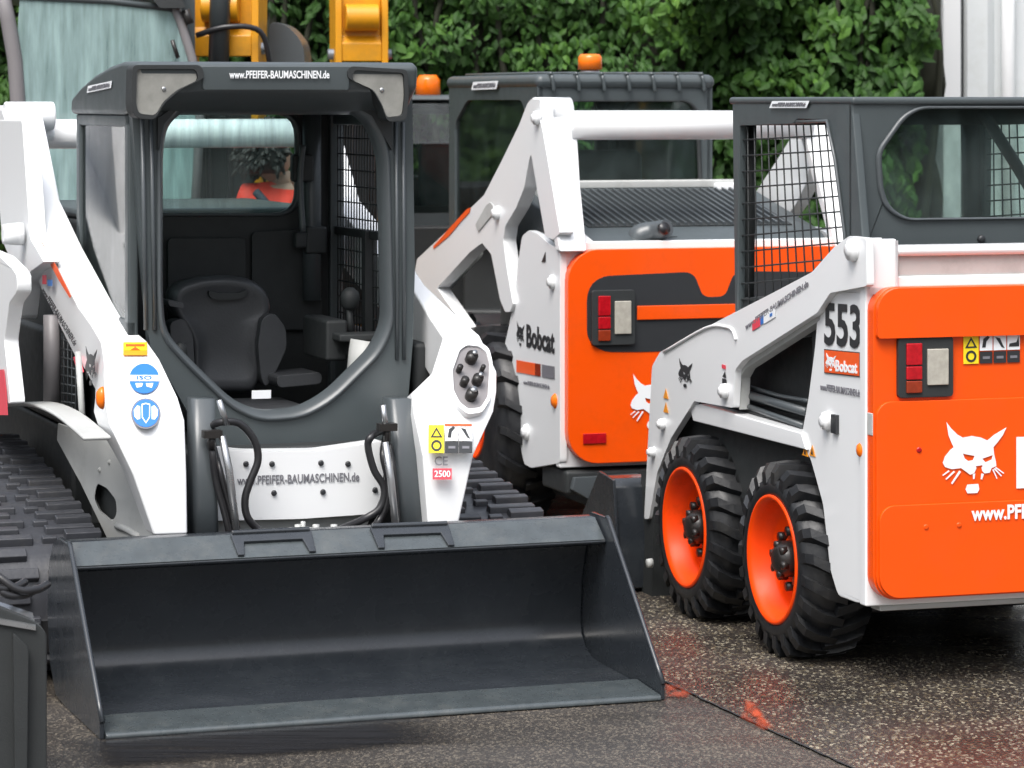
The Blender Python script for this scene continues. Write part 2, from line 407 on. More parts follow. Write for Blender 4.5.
# --- posts, rear wall, floor, side walls
c=MB()
c.box((XL,1.25,1.0),(XL+.035,1.31,1.80)); c.box((XL,YB-.06,.75),(XL+.05,YB,1.80)); c.box((XL,1.25,1.76),(XL+.04,YB,1.80)); c.box((XL,1.25,.72),(XL+.03,YB,1.12))
c.box((XR-.05,YB-.06,.75),(XR,YB,1.80)); c.box((XR-.04,1.25,1.76),(XR,YB,1.80)); c.box((XR-.03,1.25,.72),(XR,YB,1.02)); c.box((XR-.035,1.25,1.0),(XR,1.29,1.80))
c.build('cab_post','cabgrey',ra,bevel=.008)
rwin=round_loop(A.tr([(140,113),(297,113),(297,214),(140,214)],y=YB-.03),.09,5)
wall=[Vector((XL+.03,YB-.03,.6)),Vector((XR-.03,YB-.03,.6)),Vector((XR-.03,YB-.03,1.8)),Vector((XL+.03,YB-.03,1.8))]
c=MB(); c.poly([wall,rwin],(0,.04,0)); rw=c.build('rear_wall','interior',ra,bevel=.006)
cc=sum(rwin,Vector())/len(rwin)
c=MB(); ringloft(c,[[cc+(p-cc)*1.05+Vector((0,-.002,0)) for p in rwin],[cc+(p-cc)*1.03+Vector((0,-.016,0)) for p in rwin],[cc+(p-cc)*.985+Vector((0,-.014,0)) for p in rwin],[cc+(p-cc)*.98+Vector((0,.01,0)) for p in rwin]]); c.build('window_seal','grey',rw)
c=MB(); c.poly([[p+Vector((0,.022,0)) for p in rwin]],(0,.004,0)); c.build('rear_window','glassR',ra)
c=MB(); c.box((XL+.03,1.26,.62),(XR-.03,YB-.03,.68)); c.build('cab_floor','interior',ra)
# padding panels on the rear wall
c=MB(); c.poly([round_loop(A.tr([(168,238),(246,238),(246,330),(168,330)],y=YB-.06),.02,3)],(0,.02,0)); c.poly([round_loop(A.tr([(252,232),(322,228),(322,330),(252,330)],y=YB-.06),.02,3)],(0,.02,0)); c.build('wall_panel','interior',rw,bevel=.008)
# left side glass, right side wire mesh
c=MB(); c.poly([[Vector((XL+.012,1.30,1.10)),Vector((XL+.012,YB-.06,1.10)),Vector((XL+.012,YB-.06,1.77)),Vector((XL+.012,1.30,1.77))]],(.005,0,0)); c.build('side_window','glassD',ra)
c=MB(); y0,y1,z0,z1=1.29,YB-.06,1.02,1.77
mesh_grid(c,lambda u,v:Vector((XR-.02,y0+(y1-y0)*u,z0+(z1-z0)*v)),22,13,.0028); c.build('side_mesh','interior',ra)
c=MB(); c.box((XR-.035,1.29,1.36),(XR-.005,YB-.06,1.39)); c.box((XR-.05,1.60,1.0),(XR-.01,1.64,1.39)); c.build('mesh_rail','interior',ra,bevel=.004)
c=MB(); c.tube([on(303,145,y=1.95),on(300,180,y=1.95),on(303,232,y=1.93)],.012,8,5); c.tube([on(312,110,y=2.0),on(312,300,y=2.0)],.035,8); c.build('cab_post','grey',ra)
# --- seat
st=MB()
P=A.tr([(172,292),(180,284),(200,278),(228,276),(252,280),(268,292),(272,310),(262,322),(258,345),(260,378),(255,392),(198,392),(193,378),(193,345),(185,325),(173,312)],y=1.78)
P=round_loop(P,.03,3); cs=sum(P,Vector())/len(P)
rings=[[cs+(p-cs)*1.0+Vector((0,.10,0)) for p in P],[cs+(p-cs)*1.02+Vector((0,.03,0)) for p in P],[cs+(p-cs)*.98 for p in P],[cs+(p-cs)*.90+Vector((0,-.018,0)) for p in P],[cs+(p-cs)*.80+Vector((0,-.006,0)) for p in P],[cs+(p-cs)*.4+Vector((0,.0,0)) for p in P]]
st.loft(rings); seat=st.build('seat','vinyl',ra)
def pad(name,pts,y,th,m='vinyl',par=seat,bev=.02):
    q=MB(); q.poly([round_loop(A.tr(pts,y=y),.02,3)],(0,th,0)); return q.build(name,m,par,bevel=bev,seg=3)
pad('side_bolster',[(170,322),(184,318),(193,335),(195,372),(192,384),(180,372),(172,350)],1.72,.09)
pad('side_bolster',[(262,318),(274,312),(286,328),(287,348),(277,370),(266,388),(261,378),(258,345)],1.72,.09)
pad('headrest_strip',[(208,290),(216,293),(240,293),(248,289),(246,297),(236,300),(218,300),(210,298)],1.755,.03,'interior',seat,.006)
q=MB(); a=on(198,392,y=1.45); b=on(312,392,y=1.45)
q.box((a.x,1.36,.70),(b.x,1.80,.80)); q.build('seat_cushion','vinyl',seat,bevel=.04,seg=4)
q=MB(); q.box((a.x+.02,1.38,.63),(b.x-.02,1.75,.71)); q.build('seat_base','interior',seat,bevel=.01)
pad('armrest',[(276,376),(322,372),(322,384),(278,388)],1.6,.2,'vinyl',seat,.012)
pad('armrest',[(168,300),(184,303),(184,309),(169,306)],1.62,.2,'vinyl',seat,.012)
q=MB(); a=on(252,399,y=1.34);b=on(271,390,y=1.34); q.box((a.x,1.34,a.z),(b.x,1.345,b.z)); q.build('care_label','stickW',seat)
# right hand console, joystick, cup
q=MB(); a=on(318,345,y=1.55);b=on(340,318,y=1.55); q.box((a.x,1.45,a.z-.05),(b.x,1.75,b.z)); q.build('control_console','interior',ra,bevel=.012)
q=MB(); j0=on(350,335,y=1.5); q.tube([j0,j0+Vector((0,0,.05)),j0+Vector((-.005,0,.10))],[.02,.012,.010],10); q.lathe([(.085,.01),(.10,.03),(.13,.034),(.15,.03),(.165,.012)],j0,16,'z'); q.box(tuple(j0+Vector((-.06,-.05,-.06))),tuple(j0+Vector((.07,.09,-.02)))); q.build('joystick','interior',ra)
q=MB(); j0=on(362,385,y=1.36); q.tube([j0+Vector((-.01,0,0)),j0+Vector((.0,0,.05)),j0+Vector((.018,0,.15))],[.040,.052,.060],18); q.build('air_duct','whited',ra)
q=MB(); q.box(tuple(j0+Vector((-.08,-.0,.15))),tuple(j0+Vector((.10,.12,.175)))); q.build('armrest_console','interior',ra,bevel=.006)
q=MB(); j0=on(180,392,y=1.4); q.tube([j0,j0+Vector((0,0,.10))],.012,10); q.lathe([(.10,.01),(.13,.025),(.16,.02),(.17,.004)],j0,14,'z'); q.build('joystick','interior',ra)
for (x,y,s) in ((305,168,.05),(318,240,.05),(302,240,.03)):
    q=MB(); a=on(x,y,y=1.98); q.box(tuple(a-Vector((s,.02,s))),tuple(a+Vector((s*.6,.03,s)))); q.build('control_box','interior',ra,bevel=.01)
# --- white front panel under the cab
pan=A.tr([(196,446),(250,452),(320,451),(388,441),(380,500),(372,514),(300,519),(205,521)],y=.98)
c=MB(); c.poly([round_loop(pan,.02,2)],(0,.10,0)); fp=c.build('front_panel','white',ra,bevel=.006)
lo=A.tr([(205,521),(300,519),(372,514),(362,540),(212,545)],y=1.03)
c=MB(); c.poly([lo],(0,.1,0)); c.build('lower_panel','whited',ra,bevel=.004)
c=MB()
for px,py in ((246,464),(272,464),(321,463),(348,464),(274,493),(323,492),(375,490)): c.lathe([(-.006,.004),(-.006,.008),(0,.010)],on(px,py,y=.979),12,'y')
c.build('bolt','stickK',fp)
d=Dec(on(237,485,y=.98),on(359,481,y=.98),on(237,476,y=.98),(0,-1,0))
c=MB(); text_on(c,d,SITE,bold=.015); c.build('lettering','stickG',fp)
# --- tilt posts
def post(pts,y,w,th):
    c=MB(); (x0,y0),(x1,y1)=pts
    a=on(x0,y0,y=y+.05);b=on(x1,y1,y=y)
    wv=w/2
    rg=[]
    for p,q in ((a,1.0),(a*.5+b*.5,1.05),(b,1.08)):
        ring=[]
        for u,v in rrect(-wv*q,-th/2,wv*q,th/2,.022,3): ring.append(p+Vector((u,v,0)))
        rg.append(ring)
    c.loft(rg); return c.build('tilt_post','grey',ra)
p1=post([(201,398),(204,560)],.90,.080,.10); p2=post([(398,398),(414,560)],.90,.088,.10)
c=MB(); a=on(219,400,y=.84); c.tube([a,on(227,425,y=.84)],.010,8); c.tube([on(222,436,y=.84),on(229,470,y=.83),on(240,560,y=.8)],[.012,.013,.013],10); c.build('tilt_cylinder','steel',p1)
c=MB(); c.tube([on(383,405,y=.84),on(386,430,y=.84)],.010,8); c.tube([on(385,442,y=.84),on(391,480,y=.83),on(399,560,y=.8)],[.012,.013,.013],10); c.build('tilt_cylinder','steel',p2)
# hoses
def hose(pts,r=.011,par=ra,y=.86,m='hose',name='hose'):
    c=MB(); c.tube([on(p[0],p[1],y=(p[2] if len(p)>2 else y)) for p in pts],r,10,8); return c.build(name,m,par)
hose([(207,428,.93),(222,422),(240,424),(254,440),(258,460),(250,482),(245,500),(248,518),(262,532),(285,542,.8)],.0125)
hose([(207,434,.95),(212,450),(216,480),(224,510),(230,535)],.012)
hose([(213,445,.93),(220,470),(228,500),(236,528),(246,545)],.010)
hose([(383,430,.93),(372,436),(368,446),(374,470),(384,488),(380,508),(362,520),(340,530,.8),(322,545,.75)],.0125)
hose([(386,436,.93),(383,455),(388,480),(386,505),(378,522),(366,536,.8)],.012)
hose([(390,445,.92),(393,470),(396,500),(398,530)],.010)
c=MB()
for px,py in ((212,434),(387,427)): 
    a=on(px,py,y=.85); c.box(tuple(a-Vector((.03,.02,.012))),tuple(a+Vector((.03,.02,.012)))); c.cyl(a,(0,0,-1),.012,.05,6)
c.build('hose_clamp','hub',ra)
c=MB()
for k in range(9):
    a=on(286+k*6,540,y=.78); c.cyl(a,(0,0,1),.011,.03+.01*((k*7)%3),6)
c.cyl(on(303,540,y=.78),(0,0,1),.008,.06,6); c.box(tuple(on(280,560,y=.80)),tuple(on(345,541,y=.86))); c.build('hose_coupling','whited',ra)
# --- lift arms
def arm(stations,dep,name='lift_arm'):
    rg=[]
    for (pl,pr,y),(dy,dz) in zip(stations,dep):
        a=on(*pl,y=y);b=on(*pr,y=y); b.z=b.z*.6+a.z*.4; a.z=b.z*.5+a.z*.5
        o=Vector((0,dy,dz)); rg.append([a,b,b+o,a+o])
    c=MB(); c.loft(rg,smooth=False); return c.build(name,'white',ra,bevel=.008,seg=2)
SL=[((1,108),(42,108),2.86),((5,120),(44,120),2.84),((28,200),(60,200),2.25),((48,248),(83,248),1.95),((78,306),(115,306),1.52),((91,324),(126,324),1.36),((101,341),(147,341),1.20),((104,360),(160,360),1.08),((105,398),(178,398),.94),((109,424),(185,420),.86),((133,474),(187,474),.81),((154,535),(188,535),.80)]
DL=[(.22,-.03),(.20,-.10),(.10,-.17),(.08,-.17),(.07,-.17),(.07,-.17),(.09,-.17),(.14,-.14),(.18,-.06),(.18,-.02),(.15,0),(.12,0)]
aL=arm(SL,DL)
SR=[((314,110),(336,110),2.86),((316,120),(338,120),2.84),((333,200),(360,200),2.25),((372,250),(402,250),1.75),((410,286),(425,284),1.45),((428,315),(455,313),1.22),((443,338),(480,334),1.05),((432,372),(497,372),.95),((412,392),(497,392),.90),((414,414),(494,412),.86),((423,456),(474,456),.81),((429,538),(456,538),.80)]
DR=DL[:]
aR=arm(SR,DR)
# boss and knuckle at the rear top of the left arm
c=MB(); a=on(46,116,y=2.9); c.cyl(a+Vector((-.16,0,0)),(1,0,0),.055,.19,20); c.cyl(on(46,133,y=2.95)+Vector((-.02,0,0)),(1,0,0),.03,.05,16); c.box(tuple(on(0,113,y=2.98)+Vector((0,0,-.05))),tuple(on(44,108,y=3.1)+Vector((0,.05,.01)))); c.build('arm_knuckle','white',aL,bevel=.008)
# cross tube between the arms
c=MB(); a=on(40,134,y=3.1); b=Vector((.74,3.1,a.z)); c.tube([a,b],.057,24); c.build('cross_tube','white',ra)
# link strut and tower plate
c=MB(); c.poly([round_loop(A.tr([(-8,120),(22,120),(30,238),(44,262),(30,272),(25,285),(21,319),(17,319),(15,288),(11,262),(2,240)],x=-.70),.02,2)],(.06,0,0)); c.build('arm_link','white',ra,bevel=.006)
c=MB(); c.lathe([(-.05,.022),(-.05,.035),(0,.04),(.02,.04)],on(17,234,x=-.73),20,'x'); c.build('pivot_pin','white',aL)
c=MB(); c.poly([round_loop(A.tr([(-70,225),(0,256),(12,268),(17,276),(17,292),(9,303),(4,340),(11,404),(-70,410)],x=-.86),.02,2)],(.05,0,0)); tw=c.build('tower_plate','white',ra,bevel=.006)
c=MB(); c.use('stickR'); d=Dec(on(-30,415,x=-.86),on(12,415,x=-.86),on(-30,372,x=-.86),(-1,0,0),.003); d.poly(c,[(0,0),(.93,0),(.90,.5),(.84,1),(0,1)]); c.build('decal','stickR',tw)
# arm decals
dR=lambda *p:[on(*q,x=-.72) for q in p]
def face(px,py,i=1):   # point on the outer side of the left arm
    return on(px,py,x=-.71)
# ---- decals on the front faces. find face planes from stations
def quadface(stations,i):
    (pl,pr,y)=stations[i]; (pl2,pr2,y2)=stations[i+1]
    a=on(*pl,y=y);b=on(*pr,y=y); b.z=b.z*.6+a.z*.4; a.z=b.z*.5+a.z*.5
    a2=on(*pl2,y=y2);b2=on(*pr2,y=y2); b2.z=b2.z*.6+a2.z*.4; a2.z=b2.z*.5+a2.z*.5
    n=(b-a).cross(a2-a).normalized(); 
    if n.y>0:n=-n
    return a,n
def ray_plane(px,py,P,n):
    # local ray from the camera position
    def loc(X,Y,Z):
        X-=A.o[0];Y-=A.o[1]; return Vector((X*A.c+Y*A.s,-X*A.s+Y*A.c,Z))
    o=loc(0,0,H); d=loc((px-512)/F,1,H-(py-100)/F)-o
    t=(P-o).dot(n)/d.dot(n); return o+d*t
def fdec(stations,i,ll,lr,ul,lift=.006):
    P,n=quadface(stations,i); return Dec(ray_plane(*ll,P,n),ray_plane(*lr,P,n),ray_plane(*ul,P,n),n,lift)
c=MB(); d=fdec(SL,6,(123,357),(147,357),(123,344)); c.use('stickA'); d.quad(c,0,0,1,1); c.use('stickY'); d.quad(c,.03,.35,.97,.95,l=.0014); c.use('stickO'); d.quad(c,.1,.62,.9,.8,l=.0026); d.poly(c,[(.3,.35),(.5,.6),(.7,.35)],l=.0026); c.build('warning_sticker',None,aL)
c=MB(); d=fdec(SL,7,(129,395),(159,395),(129,365)); c.use('stickB'); d.disc(c,.5,.5,.5,.5,n=40); c.use('stickW'); 
d.poly(c,[(.02,.60),(.98,.60),(1.0,.40),(0,.40)],l=.0014); c.use('stickB'); text_on(c,d,'ISO',.25,.44,.75,.57,l=.003); c.use('stickW'); d.poly(c,[(.2,.33),(.45,.33),(.42,.22),(.25,.18)],l=.0014); d.poly(c,[(.55,.33),(.8,.33),(.75,.18),(.58,.22)],l=.0014); c.build('round_safety_sticker',None,aL)
c=MB(); d=fdec(SL,8,(131,430),(160,430),(131,400)); c.use('stickG'); d.disc(c,.5,.5,.51,.51,n=40); c.use('stickB'); d.disc(c,.5,.5,.46,.46,l=.0014,n=40); c.use('stickW'); d.poly(c,[(.2,.75),(.3,.72),(.3,.3),(.2,.28),(.1,.4),(.08,.6)],l=.0026); d.poly(c,[(.8,.75),(.7,.72),(.7,.3),(.8,.28),(.9,.4),(.92,.6)],l=.0026); c.use('stickW'); d.poly(c,[(.35,.80),(.5,.84),(.65,.80),(.64,.35),(.5,.15),(.36,.35)],l=.0026,holes=[[(.38,.77),(.5,.80),(.62,.77),(.61,.37),(.5,.2),(.39,.37)]]); c.build('round_safety_sticker',None,aL)
# right arm: coupler recess, stickers
P,n=quadface(SR,7)
rc=[ray_plane(px,py,P,n) for px,py in [(459,352),(466,347),(478,348),(486,354),(489,366),(487,398),(480,409),(468,411),(459,404),(453,392),(452,372)]]
rcx=[p+n*.012 for p in round_loop(rc,.01,2)]
cc=sum(rcx,Vector())/len(rcx)
c=MB(); c.poly([[cc+(p-cc)*1.16 for p in rcx],rcx],-n*.025); cr=c.build('coupler_housing','white',aR,bevel=.005)
c=MB(); c.poly([[p-n*.008 for p in rcx]],-n*.01); c.build('recess','pillar',cr)
c=MB()
for px,py,r_ in ((470,361,.020),(463,385,.014),(476,383,.018),(470,398,.020),(458,372,.010),(481,372,.008)): c.cyl(ray_plane(px,py,P,n)-n*.01,n,r_,.045,14); 
c.build('hydraulic_coupler','hub',cr)
c=MB()
for px,py,r_ in ((472,359,.009),(478,381,.008),(471,396,.012)): c.cyl(ray_plane(px,py,P,n)+n*.03,n,r_,.012,12)
c.build('coupler_tip','steel',cr)
c=MB(); d=fdec(SR,8,(428,454),(472,454),(428,426),.007); warn_sticker(c,d,2); c.use('stickO'); d.quad(c,.36,.96,.98,1.03,l=.0028); c.build('warning_sticker',None,aR)
c=MB(); d=fdec(SR,9,(434,466),(447,466),(434,457),.007); text_on(c,d,'CE',bold=.0); c.build('lettering','stickG',aR)
c=MB(); d=fdec(SR,9,(432,480),(451,480),(432,469),.007); c.use('stickR'); d.quad(c,0,0,1,1); c.use('stickW'); text_on(c,d,'2500',.08,.2,.92,.8,l=.0016,bold=.01); c.build('rating_sticker',None,aR)
# decals on the outer side of the left arm
aside=[]
def sidept(px,py): 
    # outer side of the arm, plane through stations 3..6 outer edge and down/back offset
    (pl,_,y),(pl2,_,y2)=SL[3],SL[6]
    a=on(*pl,y=y);b=on(*pl2,y=y2); o=Vector((0,.075,-.17)); n=(b-a).cross(o).normalized()
    if n.x>0:n=-n
    return ray_plane(px,py,a,n),n
def sdec(ll,lr,ul,lift=.016):
    a,n=sidept(*ll); return Dec(a,sidept(*lr)[0],sidept(*ul)[0],n,lift)
c=MB(); c.use('stickO'); d=sdec((40,320),(80,320),(40,240)); f=lambda px,py:((px-40)/40,(320-py)/80)
d.poly(c,[f(44,241),f(47,243),f(62,268),f(76,297),f(75,299),f(64,281),f(52,259),f(45,247)]); c.build('stripe_decal',None,aL)
c=MB(); c.use('stickK'); d=sdec((90,385),(102,385),(90,346)); cat_on(c,d); c.build('cat_emblem',None,aL)
c=MB(); c.use('stickK'); d=sdec((46,291),(79,346),(49,287)); text_on(c,d,SITE,bold=.01); c.build('lettering',None,aL)
c=MB(); c.use('stickR'); d=sdec((47,284),(56,284),(47,275)); d.quad(c,0,0,.45,1); c.use('stickB'); d.quad(c,.6,-.2,1.1,.5); c.build('small_sticker',None,aL)
c=MB(); a=on(100,398,x=-.745); c.lathe([(-.012,.004),(-.010,.014),(0,.022),(.01,.024)],a,20,'x'); il=c.build('indicator_lamp','amber',aL); 
for v in il.data.vertices: v.co.z=a.z+(v.co.z-a.z)*1.5
# --- body: fender, side wall, innards
_sl=lambda pts:[on(px_,py_,y=1.75-(px_-57)*.0083) for px_,py_ in pts]
bw=_sl([(57,440),(58,424),(106,438),(122,455),(137,478),(150,505),(155,545),(112,548),(80,482)])
hole=round_loop(_sl([(97,483),(107,488),(116,500),(117,514),(112,522),(100,512),(94,498)]),.02,3)
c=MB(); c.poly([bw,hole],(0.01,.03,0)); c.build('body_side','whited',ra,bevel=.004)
c=MB(); c.poly([_sl([(90,478),(120,482),(122,528),(90,525)])],(0,.01,0)); c.v=[v+Vector((.02,.06,0)) for v in c.v]; c.build('body_core','interior',ra)
c=MB(); pts=[on(-60,404,x=-.70),on(12,403,x=-.70),on(45,402,x=-.70),(on(72,412,x=-.70)),on(102,436,x=-.70)]
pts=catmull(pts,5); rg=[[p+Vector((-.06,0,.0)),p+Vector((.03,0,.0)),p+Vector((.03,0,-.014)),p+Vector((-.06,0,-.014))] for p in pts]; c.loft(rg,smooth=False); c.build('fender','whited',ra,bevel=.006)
c=MB(); c.box((-.60,1.80,.28),(.52,3.2,.70)); c.box((-.44,1.12,.28),(.50,1.80,.70)); c.box((-.50,YB+.06,.70),(.44,3.35,1.42)); c.box((-.60,1.80,.70),(-.545,3.2,1.02)); c.box((.47,1.25,.70),(.54,3.2,1.02)); c.build('engine_body','interior',ra,bevel=.02)
c=MB(); c.box((-.49,YB+.10,1.42),(.43,3.3,1.455)); c.build('engine_cover','cabgrey',ra,bevel=.015)
c=MB(); a=on(52,315,x=-.66);b=on(52,402,x=-.66); c.tube([a,b],.030,12); c.build('lift_cylinder','pillar',ra); c=MB(); c.tube([on(78,352,x=-.66),on(83,425,x=-.66)],.011,8); c.build('side_rail','whited',ra)
c=MB(); mesh_grid(c,lambda u,v:on(60,330,x=-.62).lerp(on(76,335,x=-.62),u).lerp(on(60,410,x=-.62).lerp(on(76,412,x=-.62),u),v),4,9,.003); c.build('side_grille','grey',ra)
c=MB(); c.poly([A.tr([(73,357),(77,356),(81,372),(78,374)],x=-.64)],(.01,0,0)); c.build('red_tag','stickR',ra)
c=MB(); 
for px,py in ((110,462),(100,470)): c.cyl(_sl([(px,py)])[0]+Vector((0,-.01,0)),(0,1,0),.010,.01,6)
c.tube(_sl([(117,526),(128,530),(140,537)]),.012,6); c.build('bolt','whited',ra)
# --- tracks
def track(x0,x1):
    prof=[]  # side loop (y,z), outer surface
    pts=[(.86,.20),(.88,.33),(.96,.43),(1.12,.48),(1.7,.56),(2.3,.62),(2.62,.60),(2.80,.42),(2.72,.22),(2.5,.03),(2.2,.012),(1.2,.012),(1.05,.012),(.92,.07)]
    P=[Vector((0,y,z)) for y,z in pts]; L=catmull(P+[P[0]],8)[:-1]
    cc=Vector((0,1.6,.3)); n=len(L)
    def inn(i,d):
        t=(L[(i+1)%n]-L[i-1]).normalized(); nn=Vector((0,t.z,-t.y)); 
        if nn.dot(cc-L[i])<0: nn=-nn
        return nn*d
    mb=MB(); rg=[]
    for i in range(n):
        a=L[i]+inn(i,.022); b=L[i]+inn(i,.05)
        rg.append([Vector((x0,a.y,a.z)),Vector((x1,a.y,a.z)),Vector((x1,b.y,b.z)),Vector((x0,b.y,b.z))])
    rg.append(rg[0]); mb.loft(rg,caps=False,smooth=False)
    t=mb.build('track','track',ra)
    # tread lugs, evenly spaced
    acc=0; per=sum((L[(i+1)%n]-L[i]).length for i in range(n)); N=56; step=per/N; lg=MB(); k=0; s=0; i=0; W=x1-x0
    for k in range(N):
        target=k*step
        while s+(L[(i+1)%n]-L[i%n]).length<target: s+=(L[(i+1)%n]-L[i%n]).length; i+=1
        j=i%n; seg=(L[(j+1)%n]-L[j]); tt=seg.normalized(); p=L[j]+tt*(target-s)
        nn=Vector((0,tt.z,-tt.y)); 
        if nn.dot(cc-p)<0: nn=-nn
        def blk(xa,xb,w,top=0.0,off=0):
            w*=1.12
            q=p+tt*off
            lg.loft([[Vector((xx,*(q+tt*(sg*w*sc_)+nn*dd).yz)) for (sg,sc_,dd) in ((-1,1,.03),(1,1,.03),(1,.75,top),(-1,.75,top))] for xx in (xa,xb)],smooth=False)
        if k%2==0:
            blk(x0,x0+W*.42,.021); blk(x0+W*.50,x0+W*.62,.015,.004); blk(x0+W*.70,x1,.021,off=step*.3)
        else:
            blk(x0+W*.06,x0+W*.34,.021,0.0); blk(x0+W*.56,x1-W*.03,.021,0.0)
    lg.build('tread_lug','track',t,bevel=.004)
    w=MB()
    for y,z,r in ((1.06,.23,.16),(1.2,.14,.10),(1.5,.14,.10),(1.8,.14,.10),(2.1,.14,.10),(2.55,.32,.22)): 
        w.lathe([(x0+.03,r*.4),(x0+.03,r*.9),(x0+.05,r),(x1-.05,r),(x1-.03,r*.9),(x1-.03,r*.4)],(0,y,z),28)
    w.box((x0+.1,1.0,.10),(x1-.1,2.5,.34)); w.build('track_roller','hub',t,bevel=.006)
track(-1.05,-.66); track(.46,.86)
# --- bucket
bk=MB(); W=.883
pr=[(0.0,.004),(.02,.020),(.50,.030),(.62,.07),(.70,.15),(.735,.27),(.72,.40),(.66,.452),(.50,.405),(.452,.49),(.462,.508),(.585,.510),(.70,.50),(.765,.40),(.775,.25),(.74,.12),(.655,.02),(.50,.002)]
pr=[(0.0,.004),(.02,.020),(.50,.030),(.585,.036),(.64,.062),(.675,.10),(.685,.15),(.672,.28),(.63,.395),(.47,.418),(.455,.428),(.550,.494),(.60,.498),(.72,.45),(.765,.37),(.775,.25),(.74,.12),(.655,.02),(.50,.002)]
bk.poly([[Vector((-W+.012,y,z)) for y,z in pr]],(2*W-.024,0,0)); bo=bk.build('bucket','bucket',ra,bevel=.008,seg=3)
for s in (-1,1):
    sp=[(-.0,.0),(.0,.05),(.05,.10),(.455,.495),(.475,.504),(.60,.506),(.70,.47),(.76,.40),(.785,.25),(.745,.10),(.655,.012),(.5,-.0)]
    q=MB(); x=s*W; q.poly([[Vector((x,y,max(z,.001))) for y,z in sp]],(-s*.014,0,0)); so=q.build('side_plate','bucket',bo,bevel=.003)
    e=MB(); e.tube([Vector((x-s*.007,y-.003,z)) for y,z in sp[1:5]],.0085,8); e.build('edge_bar','bucket',so)
q=MB(); q.poly([[Vector((-W+.016,y,z)) for y,z in [(-.014,.002),(-.012,.014),(.0,.020),(.19,.034),(.20,.028),(.10,.002)]]],(2*W-.032,0,0)); q.mats=['worn_lit']; q.build('cutting_edge','bucket',bo,bevel=.004)
q=MB(); q.poly([[Vector((-W+.020,y,z)) for y,z in [(.459,.4355),(.5475,.4965),(.5485,.4935),(.461,.431)]]],(2*W-.040,0,0)); q.build('top_rail','worn_lit',bo,bevel=.001)
def band(px,py): # points on the sloped top rail
    a=Vector((0,.455,.428));n=Vector((0,-.57,.82)).normalized(); return ray_plane(px,py,a,n),n
for l,r_ in ((233,314),(373,452)):
    q=MB()
    (a,n),(b,_)=band(l,548 if l<300 else 541),band(r_,544 if l<300 else 538)
    up=Vector((0,.81,.585)).normalized()
    f=lambda t,h,o:a.lerp(b,t)+up*h+n*o
    q.poly([[f(0.02,-.045,.002),f(.10,-.045,.002),f(.14,.012,.002),f(.86,.012,.002),f(.90,-.045,.002),f(.98,-.045,.002),f(1.0,.05,.002),f(-.0,.05,.002)]],n*.012)
    q.tube([f(.02,.052,.014),f(.98,.052,.014)],.009,10)
    q.build('bucket_step','bucket',bo,bevel=.004)
# ================================================================== MACHINE C : small wheeled loader seen from behind, right of the picture
C=Fr(1.108,9.70,17.8)
rc_=root('skid_steer_loader',C,'small white wheeled loader with orange rims, numbered 553 on its side','loader')
on=C.on; WC=1.19; MX=WC/2
def mir(P): return [Vector((WC-p.x,p.y,p.z)) for p in P][::-1]
# side plates (upright + rear)
side=round_loop(C.tr([(866,287),(866,602),(857,603),(838,596),(830,570),(823,505),(810,458),(800,444),(808,400),(815,345),(818,304),(834,290)],x=.012),.02,2)
c=MB(); c.poly([side],(.03,0,0)); sp=c.build('side_panel','white',rc_,bevel=.004)
c=MB(); c.poly([mir(side)],(-.03,0,0)); c.build('side_panel','white',rc_,bevel=.004)
# tail frame strip behind the door
c=MB(); za=on(880,604,y=.02).z; zt=on(873,283,y=.02).z
c.poly([[Vector((0.004,.012,za-.005)),Vector((WC,.012,za-.005)),Vector((WC,.012,zt+.02)),Vector((0.004,.012,zt+.02))]],(0,.05,0)); c.build('tail_frame','white',rc_,bevel=.006)
# tail door: rounded orange body with rolled steps
def dpt(px,py): return on(px,py,y=-.03)
z0=on(885,600,y=-.03).z; z1=on(900,287,y=-.03).z; x0=on(873,400,y=-.03).x; x1=WC-x0
def rr(a,b,cx0,cx1,r): return rrect(cx0,a,cx1,b,r,6)
c=MB()
P=[Vector((u,-.035,v)) for u,v in rr(z0,z1,x0,x1,.075)]
c.poly([P],(0,.05,0)); door=c.build('tail_door','orange',rc_,bevel=.026,seg=5)
zl=on(890,402,y=-.05).z; zl2=on(905,505,y=-.05).z; zr=on(900,338,y=-.05).z
def rr2(xa,za,xb,zb,rt,rb,n=6):
    out=[]
    for cx,cz,a0,r in ((xb-rt,zb-rt,0,rt),(xa+rt,zb-rt,90,rt),(xa+rb,za+rb,180,rb),(xb-rb,za+rb,270,rb)):
        for k in range(n+1):
            a=R(a0+90*k/n); out.append((cx+r*math.cos(a),cz+r*math.sin(a)))
    return out
def pad2(name,za,zb,xa,xb,yf,rt,rb,bev):
    q=MB(); q.poly([[Vector((u,yf,v)) for u,v in rr2(xa,za,xb,zb,rt,rb)]],(0,.04,0)); return q.build(name,'orange',door,bevel=bev,seg=4)
pad2('door_roll',zr,z1-.002,x0+.004,x1-.004,-.058,.073,.012,.026)
pad2('door_step',z0+.004,zl,x0+.004,x1-.004,-.049,.05,.073,.026)
pad2('door_step',z0+.008,zl2,x0+.010,x1-.010,-.060,.05,.070,.024)
YD=-.0615
